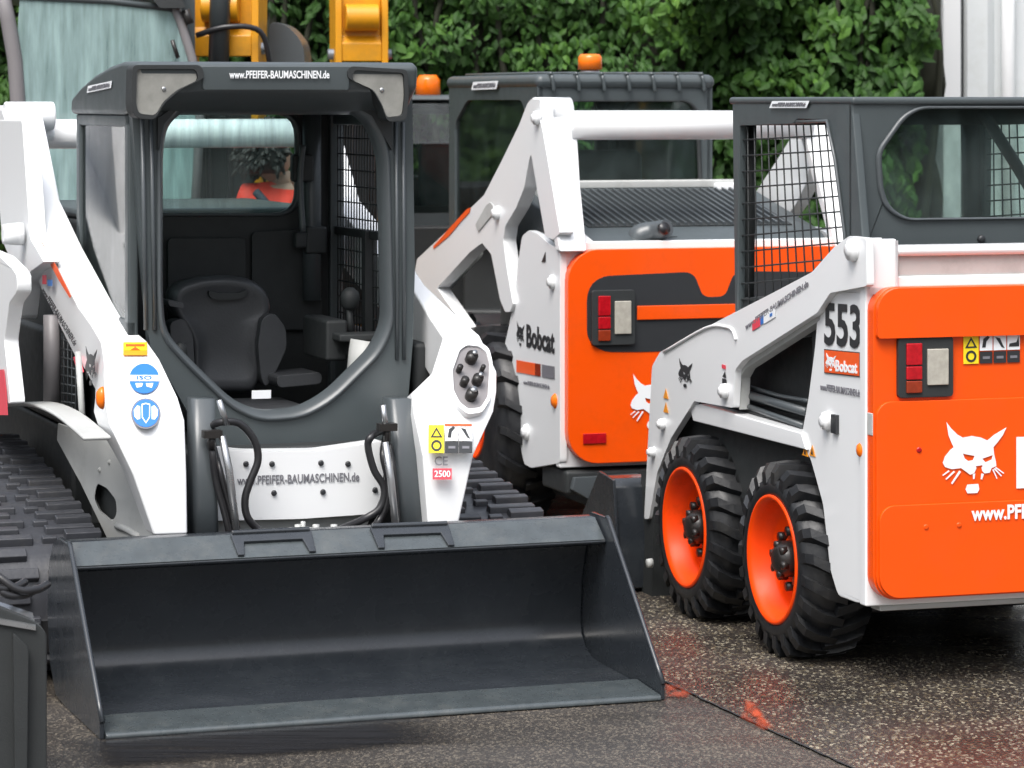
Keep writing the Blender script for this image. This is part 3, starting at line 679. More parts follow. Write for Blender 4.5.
# tail lights
def taillight(xa,xb,za,zb,y,par,flip=False,amber=False):
    q=MB(); q.poly([[Vector((u,y-.014,v)) for u,v in rrect(xa,za,xb,zb,.012,3)]],(0,.03,0)); h=q.build('tail_light','interior',par,bevel=.004)
    w=xb-xa; hh=zb-za
    f=lambda t:(xb-t*w if flip else xa+t*w)
    def bx(t0,t1,s0,s1,m,nm):
        q=MB(); a,b=sorted((f(t0),f(t1))); q.box((a,y-.022,za+hh*s0),(b,y-.010,za+hh*s1)); q.build(nm,m,h,bevel=.003)
    bx(.14,.42,.54,.90,'redlens','red_lens'); bx(.14,.42,.30,.52,'redlens','red_lens'); bx(.14,.42,.08,.28,'darkred','turn_lens'); bx(.52,.90,.20,.80,'clear','reversing_lens')
    return h
a=on(897,398,y=-.04); b=on(952,336,y=-.04)
taillight(a.x,b.x,a.z,b.z,-.036,rc_); taillight(WC-b.x,WC-a.x,a.z,b.z,-.036,rc_,True)
d=Dec(on(963,364,y=-.036),on(1020,362,y=-.036),on(963,335,y=-.036),(0,-1,0),.002)
c=MB(); warn_sticker(c,d,3); c.build('warning_sticker',None,door)
YL=-.050
d=Dec(on(942,494,y=YL),on(1006,492,y=YL),on(942,422,y=YL),(0,-1,0),.002)
c=MB(); c.use('stickW'); cat_on(c,d); c.build('cat_emblem',None,door)
a=on(1016,489,y=YL); b=on(1016,437,y=YL)
d=Dec(a,(WC-.09,YL,a.z),b,(0,-1,0),.002); c=MB(); c.use('stickW'); text_on(c,d,'Bobcat',bold=.035); c.build('lettering',None,door)
YL=-.061
a=on(971,521,y=YL); b=on(971,506,y=YL)
d=Dec(a,(WC-.10,YL,a.z),b,(0,-1,0),.002); c=MB(); c.use('stickW'); text_on(c,d,SITE,bold=.03); c.build('lettering',None,door)
for px,py,y in ((919,450,-.049),(926,527,-.060),(959,525,-.060)):
    c=MB(); c.lathe([(-.002,.003),(-.003,.008),(.004,.010)],on(px,py,y=y),12,'y'); c.build('door_plug','redlens' if py==450 else 'orange',door)
c=MB(); a=on(873,424,y=-.01); c.box((a.x-.012,-.03,a.z-.035),(a.x+.012,.01,a.z+.035)); c.build('door_hinge','whited',rc_,bevel=.003)
# lower frame below the door
c=MB(); a=on(890,610,y=.05); c.box((.06,.03,za-.025),(WC-.06,.10,za-.006)); c.build('rear_bumper','whited',rc_,bevel=.004)
# body core
c=MB(); c.box((.05,.06,.30),(WC-.05,2.0,.78)); c.box((.05,.06,.70),(WC-.05,.55,1.22)); c.box((.12,.56,.75),(WC-.12,1.36,1.15)); c.build('chassis','interior',rc_,bevel=.01)
c=MB(); c.box((.12,.45,.16),(WC-.12,1.9,.31)); c.box((.02,.60,.26),(WC-.02,.68,.36)); c.box((.02,1.40,.26),(WC-.02,1.48,.36)); c.build('axle_case','hub',rc_,bevel=.01)
# mudguard plate above the tyres
c=MB(); c.poly([C.tr([(690,405),(700,398),(808,444),(816,470),(830,520),(700,520),(660,470)],x=.06)],(.02,0,0)); c.build('inner_wing','whited',rc_)
c=MB(); A_=[(690,408),(691,418),(805,447),(803,432)]; c.poly([C.tr([(689,406),(693,421),(806,450),(801,433),(700,404)],x=.0)],(.06,0,0)); c.build('wing_rail','white',rc_,bevel=.004)
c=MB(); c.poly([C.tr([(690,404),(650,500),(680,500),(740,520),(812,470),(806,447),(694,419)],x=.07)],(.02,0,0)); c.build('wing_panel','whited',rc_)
# lift arms
armp=round_loop(C.tr([(867,286),(866,238),(849,236),(834,247),(812,272),(780,289),(718,321),(660,352),(652,366),(648,440),(644,519),(649,519),(657,473),(671,438),(690,408),(694,401),(733,408),(735,370),(742,361),(817,313),(830,293)],x=-.012),.012,2)
c=MB(); c.poly([armp],(.025,0,0)); la=c.build('lift_arm','white',rc_,bevel=.005)
c=MB(); c.poly([mir(armp)],(-.025,0,0)); ra_=c.build('lift_arm','white',rc_,bevel=.005)
# arm box depth (top flange) and underside
def flange(pts,w,par,nm='arm_flange',m='white',mirror=False):
    L=C.tr(pts,x=.0); rg=[]
    for p in L:
        q=[p+Vector((.012,0,0)),p+Vector((w,0,0)),p+Vector((w,0,-.02)),p+Vector((.012,0,-.02))]
        if mirror: q=[Vector((WC-v.x,v.y,v.z)) for v in q]
        rg.append(q)
    q=MB(); q.loft(rg,smooth=False); return q.build(nm,m,par,bevel=.003)
for mm,par in ((False,la),(True,ra_)):
    flange([(850,238),(835,248),(813,273),(780,290),(718,322),(661,353),(653,368),(649,440),(645,518)],.11,par,mirror=mm)
    flange([(817,314),(742,363),(737,372),(736,404)],.05,par,m='whited',mirror=mm)
    flange([(866,240),(866,289)],.11,par,mirror=mm)
c=MB(); a=Vector((.0,.015,on(870,289,y=.02).z)); b=Vector((.105,.015,on(870,239,y=.02).z)); c.box((.013,.0,a.z),(.105,.03,b.z)); c.build('arm_end_plate','white',la,bevel=.006)
# raised ridge on the arm
c=MB(); c.tube(C.tr([(664,352),(706,328),(726,327),(733,331),(736,340)],x=-.014),.006,8,5); c.build('arm_ridge','white',la)
for px,py,r_,xx in ((852,250,.035,-.02),(826,421,.030,.004),(724,391,.026,-.02),(662,424,.020,-.02),(652,452,.018,-.02)):
    c=MB(); c.lathe([(-.020,.004),(-.020,r_*.55),(-.014,r_*.6),(-.012,r_*.95),(-.004,r_),(.0,r_),(.012,r_*1.15)],on(px,py,x=xx),24,'x'); c.build('pivot_pin','white',la if px!=826 else sp)
c=MB(); p=on(836,424,x=.01); c.box((p.x-.01,p.y-.02,p.z-.03),(p.x+.002,p.y+.02,p.z+.03)); c.build('slot_plate','stickK',sp)
p=on(862,450,x=.012); c=MB(); c.lathe([(-.016,.004),(-.013,.018),(0,.027),(.006,.029)],p,24,'x'); c.build('side_marker','amber',sp)
# cross tube at the rear
a=on(893,246,y=.03); b=on(893,262,y=.03)
c=MB(); c.box((.106,.02,on(893,284,y=.02).z+.01),(WC-.106,.05,on(893,253,y=.03).z)); c.build('rear_guard','whited',rc_,bevel=.004)
c=MB(); c.box((.106,.0,on(893,256,y=.03).z),(WC-.106,.12,a.z)); c.build('cross_tube','white',rc_,bevel=.014,seg=3)
c=MB(); c.box((.106,.03,z1-.02),(WC-.106,.35,z1+.05)); c.build('engine_shelf','interior',rc_)
# decals on the side
def sd(ll,lr,ul,x=-.012): return Dec(on(*ll,x=x),on(*lr,x=x),on(*ul,x=x),(-1,0,0),.002)
c=MB(); c.use('stickK'); text_on(c,sd((825,345),(861,349),(825,302),x=.012),'553',bold=.022); c.build('lettering',None,sp)
c=MB(); d=sd((825,373),(861,377),(825,349),x=.012); c.use('stickK'); d.quad(c,0,0,1,1); c.use('stickO'); d.quad(c,.02,.04,.98,.96,l=.0014); c.use('stickW'); 
text_on(c,d,'Bobcat',.34,.12,.94,.60,bold=.03,l=.0028)
d2=Dec(d.p(.06,.12,.0014),d.p(.36,.12,.0014),d.p(.06,.85,.0014),(-1,0,0),.0014); cat_on(c,d2); c.build('name_sticker',None,sp)
c=MB(); c.use('stickG'); text_on(c,sd((821,390),(861,397),(821,383),x=.012),SITE,bold=.01); c.build('lettering',None,sp)
c=MB(); c.use('stickA'); 
for q in (803,810):
    d=sd((q,455),(q+6,457),(q,444),x=.012); d.poly(c,[(0,0),(1,0),(.5,1)]); 
    c.use('stickK'); d.poly(c,[(.35,.15),(.65,.15),(.5,.7)],l=.0014); c.use('stickA')
c.build('hazard_triangle',None,sp)
c=MB(); c.use('stickG'); text_on(c,sd((746,330),(809,286),(746,324)),SITE,bold=.02); c.build('lettering',None,la)
c=MB(); d=sd((753,331),(776,317),(753,321)); c.use('stickR'); d.quad(c,0,0,.34,1); c.use('stickB'); d.quad(c,.36,.1,.5,.9); c.use('stickW'); d.quad(c,.5,0,1,1); c.use('stickB'); d.quad(c,.78,.3,.88,.6,l=.0014); c.build('small_sticker',None,la)
c=MB(); c.use('stickK'); cat_on(c,sd((679,386),(693,389),(679,358))); c.build('cat_emblem',None,la)
c=MB(); d=sd((722,392),(728,394),(722,364)); c.use('stickK'); d.quad(c,.1,0,.9,.24); d.quad(c,.15,.32,.85,.5); d.poly(c,[(.2,.56),(.8,.56),(.6,.78)]); c.use('stickR'); d.quad(c,.1,.86,.7,1); c.build('pictogram_sticker',None,la)
for py in (391,405):
    c=MB(); c.use('stickA'); d=sd((664,py+7),(669,py+8),(664,py-3)); d.poly(c,[(0,0),(1,0),(.5,1)]); c.build('hazard_triangle',None,la)
# cylinder and hydraulic lines in the opening
c=MB(); c.tube([on(738,392,x=.06),on(806,412,x=.06)],.015,12); c.tube([on(736,402,x=.05),on(803,426,x=.05)],.010,10); c.build('lift_cylinder','grey',rc_)
c=MB(); c.tube([on(738,366,x=.05),on(742,372,x=.05),on(741,392,x=.05)],.022,10); c.build('hose','whited',rc_)
c=MB(); c.tube([on(744,386,x=.08),on(760,390,x=.08),on(780,396,x=.08),on(808,401,x=.08)],.008,8,4); c.build('hose','grey',rc_)
# cab
XC=.10; YC=.33
so_=C.tr([(732,101),(851,99),(856,160),(862,236),(868,330),(735,345)],x=XC)
sh=round_loop(C.tr([(739,126),(794,124),(797,119),(826,120),(833,160),(842,230),(850,320),(737,332)],x=XC),.02,2)
c=MB(); c.poly([so_,sh],(.03,0,0)); cs_=c.build('cab_side','cabgrey',rc_,bevel=.006)
c=MB(); c.poly([mir(so_),mir(sh)],(-.03,0,0)); c.build('cab_side','cabgrey',rc_,bevel=.006)
c=MB(); c.tube(C.tr([(797,122),(827,121),(835,160),(844,230),(850,290)],x=XC-.005),.006,8); c.build('door_rail','steel' if False else 'grey',cs_)
# rear panel with window
zr_=1.85
rp=[Vector((XC,YC,1.27)),Vector((WC-XC,YC,1.27)),Vector((WC-XC,YC,1.852)),Vector((XC,YC,1.852))]
Lw=C.tr([(879,152),(904,117),(920,108)],y=YC); Lb=C.tr([(906,219),(888,208),(881,190)],y=YC)
win=Lw+[Vector((WC-p.x,p.y,p.z)) for p in Lw[::-1]]+[Vector((WC-p.x,p.y,p.z)) for p in Lb[::-1]]+Lb
win=round_loop(win,.03,3)
c=MB(); c.poly([rp,win],(0,.03,0)); rp_=c.build('cab_rear','cabgrey',rc_,bevel=.008)
cc=sum(win,Vector())/len(win)
c=MB(); ringloft(c,[[cc+(p-cc)*1.035+Vector((0,-.002,0)) for p in win],[cc+(p-cc)*1.025+Vector((0,-.012,0)) for p in win],[cc+(p-cc)*.99+Vector((0,-.010,0)) for p in win],[cc+(p-cc)*.985+Vector((0,.01,0)) for p in win]]); c.build('window_seal','grey',rp_)
c=MB(); c.poly([[p+Vector((0,.016,0)) for p in win]],(0,.004,0)); c.build('rear_window','glassD',rc_)
c=MB(); c.lathe([(-.012,.006),(-.01,.012),(0,.014)],on(981,239,y=YC),12,'y'); c.build('bolt','stickK',rp_)
# roof
c=MB(); a=on(732,100,x=XC); c.poly([[Vector((XC-.005,YC-.012,1.835)),Vector((WC-XC+.005,YC-.012,1.835)),Vector((WC-XC+.005,a.y+.02,1.835)),Vector((XC-.005,a.y+.02,1.835))]],(0,0,.025)); c.build('roof','cabgrey',rc_,bevel=.010,seg=3)
c=MB(); d=Dec(on(770,108,x=XC-.006),on(807,108,x=XC-.006),on(773,101,x=XC-.006),(-1,0,0),.002); c.use('stickW'); d.quad(c,0,0,1,1); c.use('stickG'); text_on(c,d,SITE,.05,.2,.95,.8,l=.0016); c.build('roof_sticker',None,rc_)
# mesh
for x,nm in ((XC+.016,'l'),(WC-XC-.016,'r')):
    c=MB(); p00=on(737,332,x=XC); p10=on(850,320,x=XC); p01=on(737,124,x=XC); p11=on(828,120,x=XC)
    for p in (p00,p10,p01,p11): p.x=x
    mesh_grid(c,lambda u,v:p00.lerp(p10,u).lerp(p01.lerp(p11,u),v),13,13,.0030); c.build('side_mesh','interior',rc_)
# front posts, seat, bars
c=MB(); yF=a.y
c.tube([(XC+.06,yF,1.83),(XC+.04,yF-.02,1.0)],.035,8); c.build('front_post','interior',rc_)
c=MB(); c.tube([(WC-XC-.06,yF,1.83),(WC-XC-.04,yF-.02,1.0)],.035,8); c.build('front_post','interior',rc_)
c=MB(); c.box((XC+.03,yF-.06,1.76),(WC-XC-.03,yF,1.84)); c.build('front_header','interior',rc_)
c=MB(); c.tube([(WC-XC-.05,yF-.1,1.80),(WC-XC-.06,.75,1.42),(WC-XC-.07,.7,1.2)],.022,8,4); c.build('grab_bar','interior',rc_)
c=MB(); c.tube([(XC+.25,.75,.95),(XC+.25,.73,1.22),(MX-.1,.72,1.30),(MX+.1,.72,1.30),(WC-XC-.25,.73,1.22),(WC-XC-.25,.75,.95)],.08,10,4); 
c.build('seat','interior',rc_)
c=MB(); c.box((XC+.14,.62,.86),(WC-XC-.14,1.10,1.0)); c.build('seat_cushion','vinyl',rc_,bevel=.04,seg=3)
# wheels
make_tyre(rc_,-.06,.628,.326,.25,.202,-1,23); make_tyre(rc_,-.06,1.44,.326,.25,.202,-1,23)
make_tyre(rc_,WC+.06,.628,.335,.25,.195,1,20); make_tyre(rc_,WC+.06,1.44,.335,.25,.195,1,20)
# bucket ahead
bk=MB(); xb0,xb1=-.12,WC+.12
pr=[(2.02,.02),(2.0,.20),(2.03,.40),(2.06,.43),(2.16,.43),(2.15,.40),(2.07,.38),(2.06,.22),(2.10,.08),(2.2,.035),(2.72,.02),(2.72,.004),(2.1,.004)]
bk.poly([[Vector((xb0+.012,y,z)) for y,z in pr]],(xb1-xb0-.024,0,0)); bo=bk.build('bucket','bucket',rc_,bevel=.006)
for x,o in ((xb0,.012),(xb1,-.012)):
    q=MB(); q.poly([[Vector((x,y,z)) for y,z in [(1.99,.0),(1.98,.2),(2.02,.43),(2.18,.445),(2.45,.18),(2.72,.05),(2.72,.0)]]],(o,0,0)); q.build('side_plate','bucket',bo,bevel=.003)
c=MB(); c.poly([C.tr([(641,470),(655,470),(652,600),(641,600)],x=.0)],(.08,0,0)); c.build('coupler_frame','interior',rc_)
c=MB(); c.lathe([(-.02,.004),(-.02,.016),(0,.018)],on(652,563,x=-.02),16,'x'); c.build('coupler_lever','whited',rc_)
# ================================================================== MACHINE B : middle loader seen from behind
B=Fr(.198,12.8,18)
rb=root('skid_steer_loader',B,'white loader with louvred hood, wide black panel on its orange door and amber beacon','loader')
on=B.on; WB=1.33
def mirb(P): return [Vector((WB-p.x,p.y,p.z)) for p in P][::-1]
XO=.02
side=round_loop(B.tr([(560,463),(560,250),(549,244),(538,234),(529,230),(522,236),(518,262),(515,295),(508,330),(503,352),(496,366),(493,380),(505,390),(514,410),(519,440),(524,464),(531,468)],x=0),.02,2)
c=MB(); c.poly([side],(.03,0,0)); spb=c.build('side_panel','white',rb,bevel=.004)
c=MB(); c.poly([mirb(side)],(-.03,0,0)); c.build('side_panel','white',rb,bevel=.004)
z0=on(600,463,y=-.03).z; z1=on(620,249,y=-.03).z; x0=on(567,350,y=-.03).x; x1=WB-x0
c=MB(); c.poly([[Vector((0.002,.01,z0-.02)),Vector((WB-.002,.01,z0-.02)),Vector((WB-.002,.01,z1+.03)),Vector((0.002,.01,z1+.03))]],(0,.05,0)); c.build('tail_frame','white',rb,bevel=.006)
c=MB(); c.poly([[Vector((u,-.045,v)) for u,v in rrect(x0,z0,x1,z1,.13,7)]],(0,.06,0)); door=c.build('tail_door','orange',rb,bevel=.030,seg=5)
# dark light panel with notched middle
xm=WB/2
PL=B.tr([(587,295),(592,283),(604,276),(688,272),(695,276),(702,294),(707,297)],y=-.047); PB=B.tr([(640,352),(605,352),(592,345),(587,335)],y=-.047)
pan=PL+[Vector((WB-p.x,p.y,p.z)) for p in PL[::-1]]+[Vector((WB-p.x,p.y,p.z)) for p in PB[::-1]]+PB
c=MB(); c.poly([round_loop(pan,.03,2)],(0,.006,0)); lp=c.build('light_panel','grey',door)
lp.data.materials.clear(); lp.data.materials.append(M['stickK'])
c=MB(); a=on(637,320,y=-.05); b=on(637,306,y=-.05); c.box((a.x,-.056,a.z),(WB-a.x,-.046,b.z)); c.build('door_stripe','orange',lp,bevel=.003)
a=on(591,343,y=-.05); b=on(634,292,y=-.05)
taillight(a.x,b.x,a.z-.01,b.z+.01,-.050,rb); taillight(WB-b.x,WB-a.x,a.z-.01,b.z+.01,-.050,rb,True)
c=MB(); a=on(583,444,y=-.047); b=on(606,433,y=-.047); c.box((a.x,-.052,a.z),(b.x,-.044,b.z)); c.build('reflector','redlens',door,bevel=.002)
c=MB(); a=on(583,444,y=-.047); b=on(606,433,y=-.047); c.box((WB-b.x,-.052,a.z),(WB-a.x,-.044,b.z)); c.build('reflector','redlens',door,bevel=.002)
d=Dec(on(630,429,y=-.047),on(676,427,y=-.047),on(630,374,y=-.047),(0,-1,0),.002); c=MB(); c.use('stickW'); cat_on(c,d); c.build('cat_emblem',None,door)
c=MB(); a=on(684,429,y=-.047); b=on(684,385,y=-.047); d=Dec(a,(WB-.08,-.047,a.z),b,(0,-1,0),.002); c.use('stickW'); text_on(c,d,'Bobcat',bold=.035); c.build('lettering',None,door)
pad3=MB(); pad3.poly([[Vector((u,-.052,v)) for u,v in rrect(x0+.06,z0+.03,x1-.06,on(600,368,y=-.05).z,.06,5)]],(0,.01,0)); 
# bumper and dark undercarriage
c=MB(); c.box((.02,-.02,z0-.13),(WB-.02,.30,z0-.03)); c.box((.18,.05,.14),(WB-.18,2.3,z0-.02)); c.build('chassis','interior',rb,bevel=.015)
c=MB(); c.box((.05,.06,.34),(WB-.05,2.4,.80)); c.box((.06,.08,.8),(WB-.06,1.0,1.18)); c.build('engine_body','interior',rb,bevel=.01)
c=MB(); c.poly([B.tr([(575,478),(640,474),(640,492),(590,500),(572,490)],y=-.05)],(0,.05,0)); c.build('tow_bar','grey',rb,bevel=.004)
# arms: outer side plate, rear leg
ap=round_loop(B.tr([(527,104),(519,125),(501,162),(484,195),(450,228),(417,259),(414,276),(420,300),(440,320),(470,350),(480,350),(437,288),(470,252),(482,243),(491,254),(500,300),(505,312),(510,312),(513,304),(507,270),(503,240),(505,226),(516,208),(524,188),(529,160),(531,154),(545,236),(553,240),(560,233),(543,132),(540,118),(540,99),(531,99)],x=-.015),.012,2)
c=MB(); c.poly([ap],(.06,0,0)); lab=c.build('lift_arm','white',rb,bevel=.006)
c=MB(); c.poly([mirb(ap)],(-.06,0,0)); rab=c.build('lift_arm','white',rb,bevel=.006)
def legs(mirror,par):
    L=[on(540,99,x=.0),on(541,118,x=.0),on(545,140,x=0),on(552,185,x=0),on(563,252,x=0)]
    wd=[.11,.135,.145,.125,.105]
    rg=[]
    for p,w_ in zip(L,wd):
        q=[p+Vector((-.013,-.004,0)),p+Vector((w_,-.004,0)),p+Vector((w_,.06,0)),p+Vector((-.013,.06,0))]
        if mirror: q=[Vector((WB-v.x,v.y,v.z)) for v in q]
        rg.append(q)
    c=MB(); c.loft(rg,smooth=False); c.build('arm_leg','white',par,bevel=.010,seg=3)
    a=on(530,101,x=0)
    q=MB(); xs=(0-.012,.145) if not mirror else (WB-.145,WB+.012)
    q.tube([Vector((xs[0],.30,1.80)),Vector((xs[1],.30,1.80))],.062,20); q.build('arm_knuckle','white',par)
legs(False,lab); legs(True,rab)
a=on(700,125,y=.22); c=MB(); c.tube([Vector((.12,.22,a.z)),Vector((WB-.12,.22,a.z))],.062,28); c.build('cross_tube','white',rb)
# gusset from leg to hood
c=MB(); c.poly([B.tr([(578,228),(602,249),(578,249)],y=.05)],(0,.05,0)); c.build('gusset','white',rb)
for px,py,r_ in ((537,118,.03),(497,213,.03),(478,372-8,.01),(527,432,.034),(553,282,.030)):
    xx=-.02 if py<250 else .0
    c=MB(); c.lathe([(-.024,.004),(-.024,r_*.55),(-.016,r_*.6),(-.014,r_*.95),(-.006,r_),(.0,r_),(.012,r_*1.1)],on(px,py,x=xx),24,'x'); c.build('pivot_pin','white',spb if py>250 else lab)
c=MB(); c.poly([round_loop(B.tr([(486,205),(490,202),(496,210),(478,232),(475,225)],x=-.02),.01,2)],(.01,0,0)); c.build('boss_plate','whited',lab,bevel=.003)
p=on(555,401,x=0); c=MB(); c.lathe([(-.016,.004),(-.013,.020),(0,.032),(.006,.034)],p,24,'x'); c.build('side_marker','amber',spb)
# inner parts of arm gap
c=MB(); c.tube([on(440,290,x=.10),on(476,252,x=.10)],.035,12); c.build('lift_cylinder','whited',rb)
c=MB(); c.tube([on(505,215,x=.12),on(509,260,x=.12),on(512,300,x=.12)],.022,10); c.tube([on(516,220,x=.10),on(519,250,x=.10)],.012,8); c.build('hydraulic_line','grey',rb)
c=MB(); c.poly([B.tr([(531,156),(505,226),(503,240),(540,240),(545,236)],x=.16)],(.01,0,0)); c.build('inner_arm_plate','whited',rb)
# decals
def sdb(ll,lr,ul,x=0): return Dec(on(*ll,x=x),on(*lr,x=x),on(*ul,x=x),(-1,0,0),.002)
c=MB(); c.use('stickK'); text_on(c,sdb((527,347),(555,354),(527,324)),'Bobcat',bold=.03); cat_on(c,sdb((517,345),(525,347),(517,321))); c.build('lettering',None,spb)
c=MB(); d=sdb((517,372),(555,379),(517,360)); c.use('stickO'); d.quad(c,0,0,.5,1); c.use('darkred'); d.quad(c,.5,0,.64,1); c.use('stickG'); d.quad(c,.68,0,1,1); c.build('model_stripe',None,spb)
c=MB(); c.use('stickG'); text_on(c,sdb((524,384),(550,389),(524,380)),SITE); c.build('lettering',None,spb)
c=MB(); c.use('stickA'); d=sdb((501,357),(508,359),(501,351)); d.poly(c,[(0,0),(.48,0),(.24,1)]); d.poly(c,[(.5,0),(1,0),(.75,1)]); c.build('hazard_triangle',None,spb)
c=MB(); c.use('stickK'); d=sdb((542,262),(546,263),(542,251)); d.poly(c,[(0,0),(1,.1),(1,1)]); c.build('pictogram_sticker',None,spb)
c=MB(); c.use('stickO'); d=sdb((433,250),(471,250),(433,206),x=-.015); f=lambda px,py:((px-433)/38,(250-py)/44)
d.poly(c,[f(434,249),f(434,246),f(467,211),f(471,209),f(470,214),f(462,222),f(450,236)]); c.build('stripe_decal',None,lab)
# hood with louvres sloping up to the cab
h0=on(600,247,y=.06).z; 
c=MB(); c.poly([[Vector((.10,.02,1.15)),Vector((.10,.02,1.235)),Vector((.10,.16,1.30)),Vector((.10,.98,1.47)),Vector((.10,.98,1.15))]],(WB-.20,0,0)); hood=c.build('hood','cabgrey',rb,bevel=.012)
c=MB(); c.box((.155,.90,1.455),(WB-.155,1.0,1.49)); c.build('hood_edge','whited',hood,bevel=.006)
n=26
c=MB(); dirn=Vector((0,.82,.17)).normalized(); up=Vector((0,-.2,.98)).normalized()
Pn=lambda x,t:Vector((x,.20+.66*t,1.308+.66*t*.2073))
c.poly([[Pn(.20,.02)+up*.001,Pn(WB-.20,.02)+up*.001,Pn(WB-.20,1)+up*.001,Pn(.20,1)+up*.001]],up*.004); c.build('grille_back','interior',hood)
c=MB()
for k in range(n):
    x=.22+(WB-.46)*k/(n-1); a=Pn(x,.03)+up*.005;b=Pn(x-.0,.98)+up*.005
    c.loft([[a,a+Vector((.014,0,0)),a+Vector((.010,0,0))+up*.012,a+up*.012],[b,b+Vector((.014,0,0)),b+Vector((.010,0,0))+up*.012,b+up*.012]],smooth=False)
c.build('louvre','grey',hood)
c=MB(); a=on(648,236,y=.13); c.tube([a+Vector((-.05,0,-.03)),a+Vector((-.03,0,.0)),a+Vector((.02,-.03,.02)),a+Vector((.05,-.09,.035))],[.05,.055,.045,.038],14,4); c.box(tuple(a+Vector((-.08,-.03,-.06))),tuple(a+Vector((.12,.06,.0)))); c.build('exhaust_pipe','grey',hood,bevel=.006)
c=MB(); a=on(652,232,y=.05); c.cyl(a+Vector((.035,-.03,.012)),(.3,-.9,.25),.027,.02,14); c.build('exhaust_mouth','hose',hood)
c=MB(); a=on(722,187,y=.9); c.box(tuple(a+Vector((-.04,-.05,-.03))),tuple(a+Vector((.08,.05,.02)))); c.build('hood_latch','white',hood,bevel=.012)
# cab of B
cx0,cx1,cy0,cy1=.235,1.075,1.0,2.36
def wallwin(x,mirror=False):
    o=[Vector((x,cy0,1.15)),Vector((x,cy1,1.15)),Vector((x,cy1,1.93)),Vector((x,cy0,1.93))]
    h=round_loop([Vector((x,cy0+.12,1.2)),Vector((x,cy1-.10,1.2)),Vector((x,cy1-.10,1.74)),Vector((x,cy1-.3,1.85)),Vector((x,cy0+.22,1.85)),Vector((x,cy0+.12,1.70))],.05,4)
    q=MB(); q.poly([o,h],(.03 if not mirror else -.03,0,0)); w_=q.build('cab_side','cabgrey',rb,bevel=.008)
    q=MB(); q.poly([[p+Vector((.012 if not mirror else -.012,0,0)) for p in h]],(.004,0,0)); q.build('side_window','glassD',rb)
    return w_
csb=wallwin(cx0); wallwin(cx1,True)
o=[Vector((cx0,cy0,1.15)),Vector((cx1,cy0,1.15)),Vector((cx1,cy0,1.93)),Vector((cx0,cy0,1.93))]
h=round_loop(B.tr([(578,186),(592,142),(596,100),(696,98),(703,110),(706,184)],y=cy0),.03,3)
h=round_loop([Vector((cx0+.10,cy0,1.47)),Vector((cx1-.06,cy0,1.47)),Vector((cx1-.075,cy0,1.80)),Vector((cx1-.12,cy0,1.845)),Vector((cx0+.16,cy0,1.845)),Vector((cx0+.11,cy0,1.80))],.03,3)
c=MB(); c.poly([o,h],(0,.03,0)); crb=c.build('cab_rear','cabgrey',rb,bevel=.010)
cc=sum(h,Vector())/len(h); c=MB(); ringloft(c,[[cc+(p-cc)*1.03+Vector((0,-.002,0)) for p in h],[cc+(p-cc)*1.02+Vector((0,-.010,0)) for p in h],[cc+(p-cc)*.985+Vector((0,-.008,0)) for p in h],[cc+(p-cc)*.98+Vector((0,.01,0)) for p in h]]); c.build('window_seal','interior',crb)
c=MB(); c.poly([[p+Vector((0,.015,0)) for p in h]],(0,.004,0)); c.build('rear_window','glassD',rb)
c=MB(); c.box((cx0-.01,cy0-.02,1.90),(cx1+.01,cy1+.03,1.965)); roofb=c.build('roof','cabgrey',rb,bevel=.045,seg=5)
c=MB(); c.poly([[Vector((cx0,cy0-.003,1.855)),Vector((cx1,cy0-.003,1.855)),Vector((cx1-.01,cy0-.06,1.87)),Vector((cx1-.02,cy0-.035,1.945)),Vector((cx0+.02,cy0-.035,1.945)),Vector((cx0+.01,cy0-.06,1.87))]],(0,.02,0)); 
for k in range(7):
    x=cx0+.06+(cx1-cx0-.12)*k/6; q=MB(); q.tube([(x+.012,cy0-.022,1.885),(x+.006,cy0-.024,1.93),(x,cy0-.01,1.962),(x,cy0+.1,1.969),(x,cy1-.1,1.969)],.009,8,3); q.build('roof_rib','cabgrey',roofb)
c=MB(); d=Dec(on(472,90,x=cx0-.01),on(497,89,x=cx0-.01),on(474,82,x=cx0-.01),(-1,0,0),.003); c.use('stickW'); d.quad(c,0,0,1,1); c.use('stickG'); text_on(c,d,SITE,.06,.2,.94,.8,l=.0016); c.build('roof_sticker',None,roofb)
c=MB(); c.box((cx0+.2,cy0+.35,1.0),(cx1-.2,cy0+.50,1.62)); c.box((cx0+.2,cy0+.35,.95),(cx1-.2,cy0+.9,1.06)); c.build('seat','interior',rb,bevel=.04,seg=3)
c=MB(); c.box((cx0+.03,cy1-.04,1.15),(cx0+.09,cy1,1.92)); c.box((cx1-.09,cy1-.04,1.15),(cx1-.03,cy1,1.92)); c.box((cx0+.03,cy1-.05,1.84),(cx1-.03,cy1,1.92)); c.build('front_frame','interior',rb)
# beacon standing on the roof
c=MB(); a=on(590,73,y=1.6); a.z=1.965; c.cyl(a,(0,0,1),.045,.03,20); bb=c.build('beacon','steel',rb)
c=MB(); c.tube([a+Vector((0,0,.028)),a+Vector((0,0,.085)),a+Vector((0,0,.10))],[.058,.056,.045],20); c.build('beacon_lens','amber',bb)
make_tyre(rb,-.09,.92,.43,.30,.145,-1,20); make_tyre(rb,-.09,1.90,.43,.30,.14,-1,20)
make_tyre(rb,WB+.09,.92,.43,.30,.20,1,20); make_tyre(rb,WB+.09,1.90,.43,.30,.20,1,20)
# ================================================================== BACKGROUND
W0=Fr(0,0,0); won=W0.on
